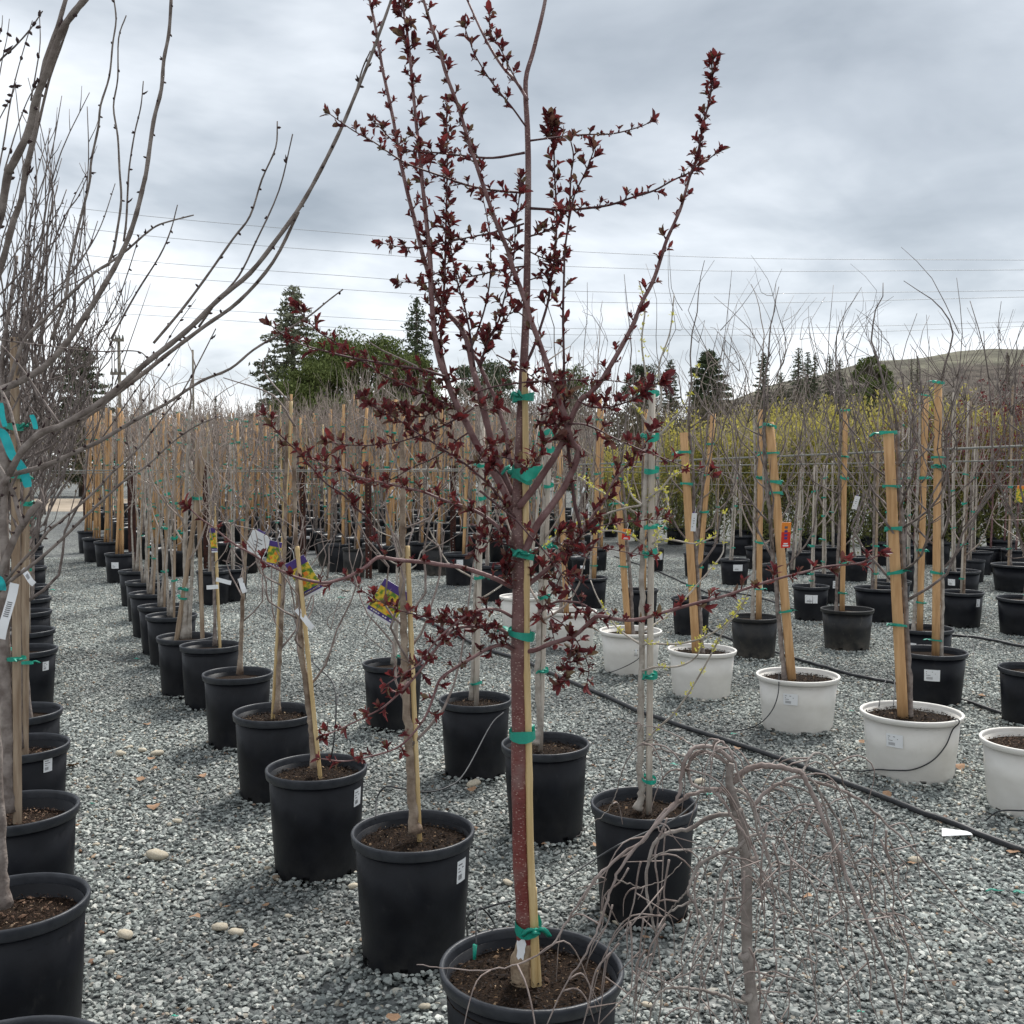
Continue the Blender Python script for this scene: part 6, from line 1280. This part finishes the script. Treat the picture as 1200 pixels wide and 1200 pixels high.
def shrubs():
    rng = random.Random(31)
    spots = [(716, 25), (752, 23.5), (792, 22.5), (832, 21.5), (872, 21.2), (912, 20.4), (950, 20), (985, 19.6), (1022, 19.2), (1062, 19.4), (1098, 19.6), (1136, 19.2), (1172, 18.8), (1212, 18.4), (735, 27), (815, 25), (895, 24), (970, 23.5), (1045, 23), (1120, 23)]
    lab = ['yellow-green willowy shrub in the leafy hedge behind the right-hand rows']
    for i, (px, d) in enumerate(spots):
        x = (px-600)/1200*d; o = thing('leafy_shrub', ('rear ' if i > 13 else '')+'yellow-green willowy shrub, '+ORD[i if i < 14 else i-14]+(' from the left in the back line of the hedge' if i > 13 else ' from the left in the front line of the hedge'), 'shrub', (x, d, 0), 'yellow-green shrubs behind the right-hand rows', rng.uniform(0, 6.28)); st, g, y = SH[i % 4]
        s = rng.uniform(.9, 1.08)*(1.0 if px > 800 else .88); o.scale = (s, s, s*rng.uniform(.93, 1.08))
        link('stems', st, o); link('green_foliage', g, o, kind='stuff'); link('yellow_shoots', y, o, kind='stuff')
        P = POTS['black']; p = link('pot', P[0], o, None, None, (.46, .46, .42)); link('rim', P[1], p)
    rng2 = np.random.default_rng(8)
    for i, (px, d, H, n) in enumerate([(1040, 17.5, 2.6 , 160), (1072, 17.0, 3.0, 260), (1100, 17.6, 3.1, 280), (1132, 16.6, 2.9, 300), (1162, 16.4, 3.0, 380), (1192, 16.0, 3.2, 420), (1178, 18, 3.3, 300)]):
        x = (px-600)/1200*d; o = thing('red_leaved_tree', ['slim dark red young tree at the left of the red group', 'dark red young tree with sparse leaves behind the square stakes', 'tall dark red young tree right of the square stakes', 'dark red young tree in the middle of the red group', 'dense dark red young tree left of the right edge', 'densest dark red tree at the right edge', 'rearmost dark red tree near the right edge'][i], 'tree', (x, d, 0))
        pr = random.Random(700+i); mb = MB(); tube(mb, smooth([(0, 0, .3), (.02, 0, 1.2), (-.03, .02, H*.8), (0, 0, H)], 4), [.018, .004], 6)
        paths = bare_crown(pr, .9, H, .5, .010, 14, 3, .04, seg=5)
        for p, a, b in paths: tube(mb, p, np.linspace(a, b, len(p)), 4)
        obj('trunk', mb, M['redlimb'], o)
        c = []
        for _ in range(n):
            p = paths[pr.randrange(len(paths))][0]; c.append(p[pr.randrange(2, len(p))])
        lb = MB(); leafcards(rng2, lb, np.array(c)+rng2.normal(0, .025, (n, 3)), .07, .035, .4); obj('leaves', lb, M['redleaf'], o, smooth=False, kind='stuff')
        P = POTS['black']; q = link('pot', P[0], o, None, None, (.44, .44, .40)); link('rim', P[1], q)
shrubs()

# ------------------------------------------------------------------ trees far behind
def tree(name, label, px, top, base_d, width, kind, seed, group=None, n=5200):
    d = base_d; x = (px-600)/1200*d; H = at(px, top, d)[2]; W = width*d/1200/2
    o = thing(name, label, 'tree', (x, d, 0), group); rng = np.random.default_rng(seed); pr = random.Random(seed); tr = MB(); cr = MB()
    if kind in ('spire', 'lace', 'fir'):
        tube(tr, [(0, 0, 0), (0, 0, H*.5), (0, 0, H*.97)], [H*.022, H*.014, H*.003], 7)
        nb = {'spire': 150, 'lace': 150, 'fir': 150}[kind]; n = int(n*{'spire': 2.2, 'lace': 1.25, 'fir': 1.5}[kind]); C = []; wt = []
        for k in range(nb):
            u = (k+pr.random())/nb; z = H*(.10+.88*u) if kind != 'spire' else H*(.06+.92*u); a = k*2.4+pr.uniform(-.5, .5)
            prof = {'fir': (1-u)**.85, 'lace': (1-u)**.7, 'spire': (1-u)**.5}[kind]
            l = W*prof*pr.uniform(.55, 1.12)+.04*W
            tipz = z+(-.22*l if kind == 'fir' else .18*l if kind == 'spire' else -.05*l)
            b0 = np.array((0, 0, z)); b1 = np.array((l*math.cos(a), l*math.sin(a), tipz)); mid = (b0+b1)/2+np.array((0, 0, .06*l))
            tube(tr, [b0, mid, b1], [H*.004, H*.0025, H*.001], 4)
            m = max(6, int(n*l/(W*nb*.5))); uu = np.sqrt(rng.uniform(.05, 1, m))[:, None]
            q = b0+(b1-b0)*uu+np.array((0, 0, .06*l))*4*uu*(1-uu)+rng.normal(0, 1, (m, 3))*np.array((.06, .06, .03))*W*(.55 if kind == 'lace' else .75)
            C.append(q)
        leafcards(rng, cr, np.concatenate(C), max(W*.075, .16), max(W*.034, .085), .1)
    else:                                            # rounded crowns built of many tufts on branching limbs
        tube(tr, smooth([(0, 0, 0), (.05*W, 0, H*.3), (-.03*W, 0, H*.6), (0, 0, H*.9)], 4), [H*.035, H*.006], 8)
        C = []; nb = 95
        for k in range(nb):
            a = k*2.4+pr.uniform(-.4, .4); u = pr.uniform(.1, 1); z = H*u*.93
            prof = math.sqrt(max(.05, 1-((u-.5)/.56)**2)) if kind != 'pine' else math.sqrt(max(.05, 1-((u-.42)/.62)**2))
            l = W*prof*pr.uniform(.45, 1.0); c = np.array((l*math.cos(a), l*math.sin(a), z+.1*l)); s = W*pr.uniform(.20, .36)
            tube(tr, smooth([(0, 0, z*.62), c*np.array((.5, .5, 1))-np.array((0, 0, .1*l)), c], 3), [H*.010, H*.002], 5)
            m = int(n/nb); v = rng.normal(0, 1, (m, 3)); v /= np.linalg.norm(v, axis=1, keepdims=True); C.append(c+v*np.array((1, 1, .62))*s*rng.uniform(.45, 1.08, (m, 1)))
        leafcards(rng, cr, np.concatenate(C), max(W*.046, .19), max(W*.019, .09), .9)
    obj('trunk', tr, M['trunk'], o); obj('crown', cr, M[{'spire': 'conifer', 'lace': 'greyfir', 'fir': 'conifer', 'pine': 'pine', 'round': 'conifer', 'olive': 'scrub'}[kind]], o, smooth=False, kind='stuff')
    return o
tree('evergreen_tree', 'bushy dark evergreen beyond the rows at the left, seen through bare branches', 96, 404, 62, 105, 'spire', 1, n=7000)
tree('redwood_tree', 'tall lacy grey-green conifer left of the broad pine', 345, 331, 70, 150, 'lace', 2, n=9000)
tree('pine_tree', 'broad rounded green pine on the skyline left of the red tree', 420, 391, 66, 165, 'pine', 3, n=52000)
tree('pine_tree', 'lower bright green pine in front of the tall lacy conifer', 372, 420, 62, 100, 'pine', 4, n=30000)
tree('pine_tree', 'small green pine at the right end of the broad pine', 480, 412, 64, 90, 'pine', 41, n=22000)
tree('redwood_tree', 'narrow layered redwood rising right of the broad pine', 489, 343, 75, 118, 'fir', 5, n=6000)
tree('evergreen_tree', 'dark rounded evergreen just left of the red trunk', 566, 418, 70, 92, 'round', 6, n=20000)
tree('evergreen_tree', 'pale green loose tree right of the red trunk', 668, 422, 80, 70, 'pine', 7, n=9000)
tree('evergreen_tree', 'low dark tree between two pale stems right of centre', 752, 420, 85, 52, 'round', 71, n=12000)
tree('cypress_tree', 'slim dark conifer left of the large dark one', 785, 419, 80, 38, 'spire', 8, n=4000)
tree('cypress_tree', 'large dark rounded conifer on the skyline right of centre', 829, 409, 75, 84, 'spire', 9, n=20000)
tree('cypress_tree', 'slim dark conifer right of the large dark one', 893, 411, 80, 38, 'spire', 10, n=4000)
CON = [(934, 404, 92, 30, 'tallest of the three dark conifers in a clump'), (945, 409, 93, 22, 'middle of the three dark conifers in a clump'), (953, 411, 94, 18, 'right-hand of the three dark conifers in a clump'), (913, 434, 92, 26, 'low dark conifer left of the clump of three'), (970, 414, 95, 20, 'left one of two pointed firs before the hill'), (982, 418, 95, 24, 'right one of two pointed firs before the hill'), (1066, 418, 180, 10, 'left one of two tiny firs on the hillside'), (1073, 413, 180, 11, 'right one of two tiny firs on the hillside')]
for i, (px, t, d, w, lab) in enumerate(CON): tree('fir_tree', lab, px, t, d, w*2.5, 'fir', 20+i, 'dark firs on the skyline at the right', 5000)
tree('pine_tree', 'olive green pine standing against the hill slope', 1020, 409, 60, 54, 'pine', 33, n=14000)
tree('hilltop_tree', 'tiny lone bush on the crest of the hill', 1178, 404, 330, 8, 'round', 34, n=500)
tree('evergreen_tree', 'tiny pointed evergreen on the far horizon left of the tall lacy conifer', 254, 462, 90, 12, 'spire', 35, n=700)
def treeline():
    """far mass of bare scrub and hedges along the horizon"""
    rng = np.random.default_rng(3); pr = random.Random(3); mb = MB(); C = []
    for px in np.arange(-80, 1290, 7.0):
        for row in range(3):
            d = pr.uniform(46, 80); t = np.interp(px, [-80, 60, 150, 230, 320, 420, 560, 700, 860, 960, 1050, 1290], [470, 478, 482, 486, 486, 484, 476, 470, 468, 462, 470, 465])+pr.gauss(0, 6)
            H = at(px, t, d)[2]; x = (px+pr.uniform(-4, 4)-600)/1200*d; m = 150
            q = rng.normal(0, 1, (m, 3))*np.array((.75, .75, 0))+np.array((x, d, 0)); q[:, 2] = H*np.sqrt(rng.uniform(.02, 1, m))*pr.uniform(.75, 1.05); C.append(q)
    leafcards(rng, mb, np.concatenate(C), .34, .06, .9)
    obj('far_scrub', mb, M['scrub'], smooth=False, kind='stuff')
treeline()

# ------------------------------------------------------------------ power lines and poles
def pole(px, top, d, w, label, arms):
    x = (px-600)/1200*d; H = at(px, top, d)[2]; o = thing('utility_pole', label, 'utility pole', (x, d, 0), 'wooden utility poles far behind'); mb = MB(); tube(mb, [(0, 0, 0), (0, 0, H)], [w*d/2400*1.15, w*d/2400*.85], 10); obj('mast', mb, M['pole'], o)
    for py, l in arms:
        z = at(px, py, d)[2]; mb = MB(); box(mb, (0, -.12, z), (l*d/1200, .10, .12)); obj('crossarm', mb, M['pole'], o, smooth=False)
        for s in (-.42, -.15, .15, .42):
            mb = MB(); tube(mb, [(s*l*d/1200, -.12, z+.06), (s*l*d/1200, -.12, z+.22)], [.05, .03], 6); obj('insulator', mb, M['cable'], o)
pole(142, 396, 44, 4.2, 'grey-brown utility pole with two crossarms seen through the left limbs', [(399, 14), (438, 18)])
pole(228, 410, 60, 2.6, 'thin far pole behind the grey twiggy trees', [])
def wires():
    W = [([(20, 236), (200, 256), (400, 273), (600, 289), (700, 296), (900, 303), (1240, 305)], 62), ([(20, 259), (200, 279), (400, 295), (600, 309), (750, 315), (900, 318), (1240, 316)], 62), ([(20, 291), (200, 309), (400, 323), (600, 338), (750, 343), (900, 344), (1240, 340)], 62),
         ([(20, 309), (200, 325), (400, 339), (600, 351), (750, 355), (900, 355), (1240, 347)], 62), ([(20, 347), (200, 360), (400, 372), (600, 383), (780, 386), (950, 384), (1240, 376)], 70), ([(20, 361), (200, 371), (400, 384), (600, 391), (780, 393), (950, 391), (1240, 381)], 70)]
    for i, (pts, d) in enumerate(W):
        P = np.array([at(x, y, d) for x, y in pts]); P = np.vstack([P[0]+(P[0]-P[1])*4, P, P[-1]+(P[-1]-P[-2])*2]); O = P[0].copy(); mb = MB(); tube(mb, smooth(P-O, 6), .015, 5)
        tag(obj('power_line', mb, M['wire'], None, loc=O), ['uppermost', 'second from the top', 'third from the top', 'fourth from the top', 'fifth from the top', 'lowest'][i]+' of the six power lines crossing the cloudy sky', 'power line', 'power lines across the sky')
wires()
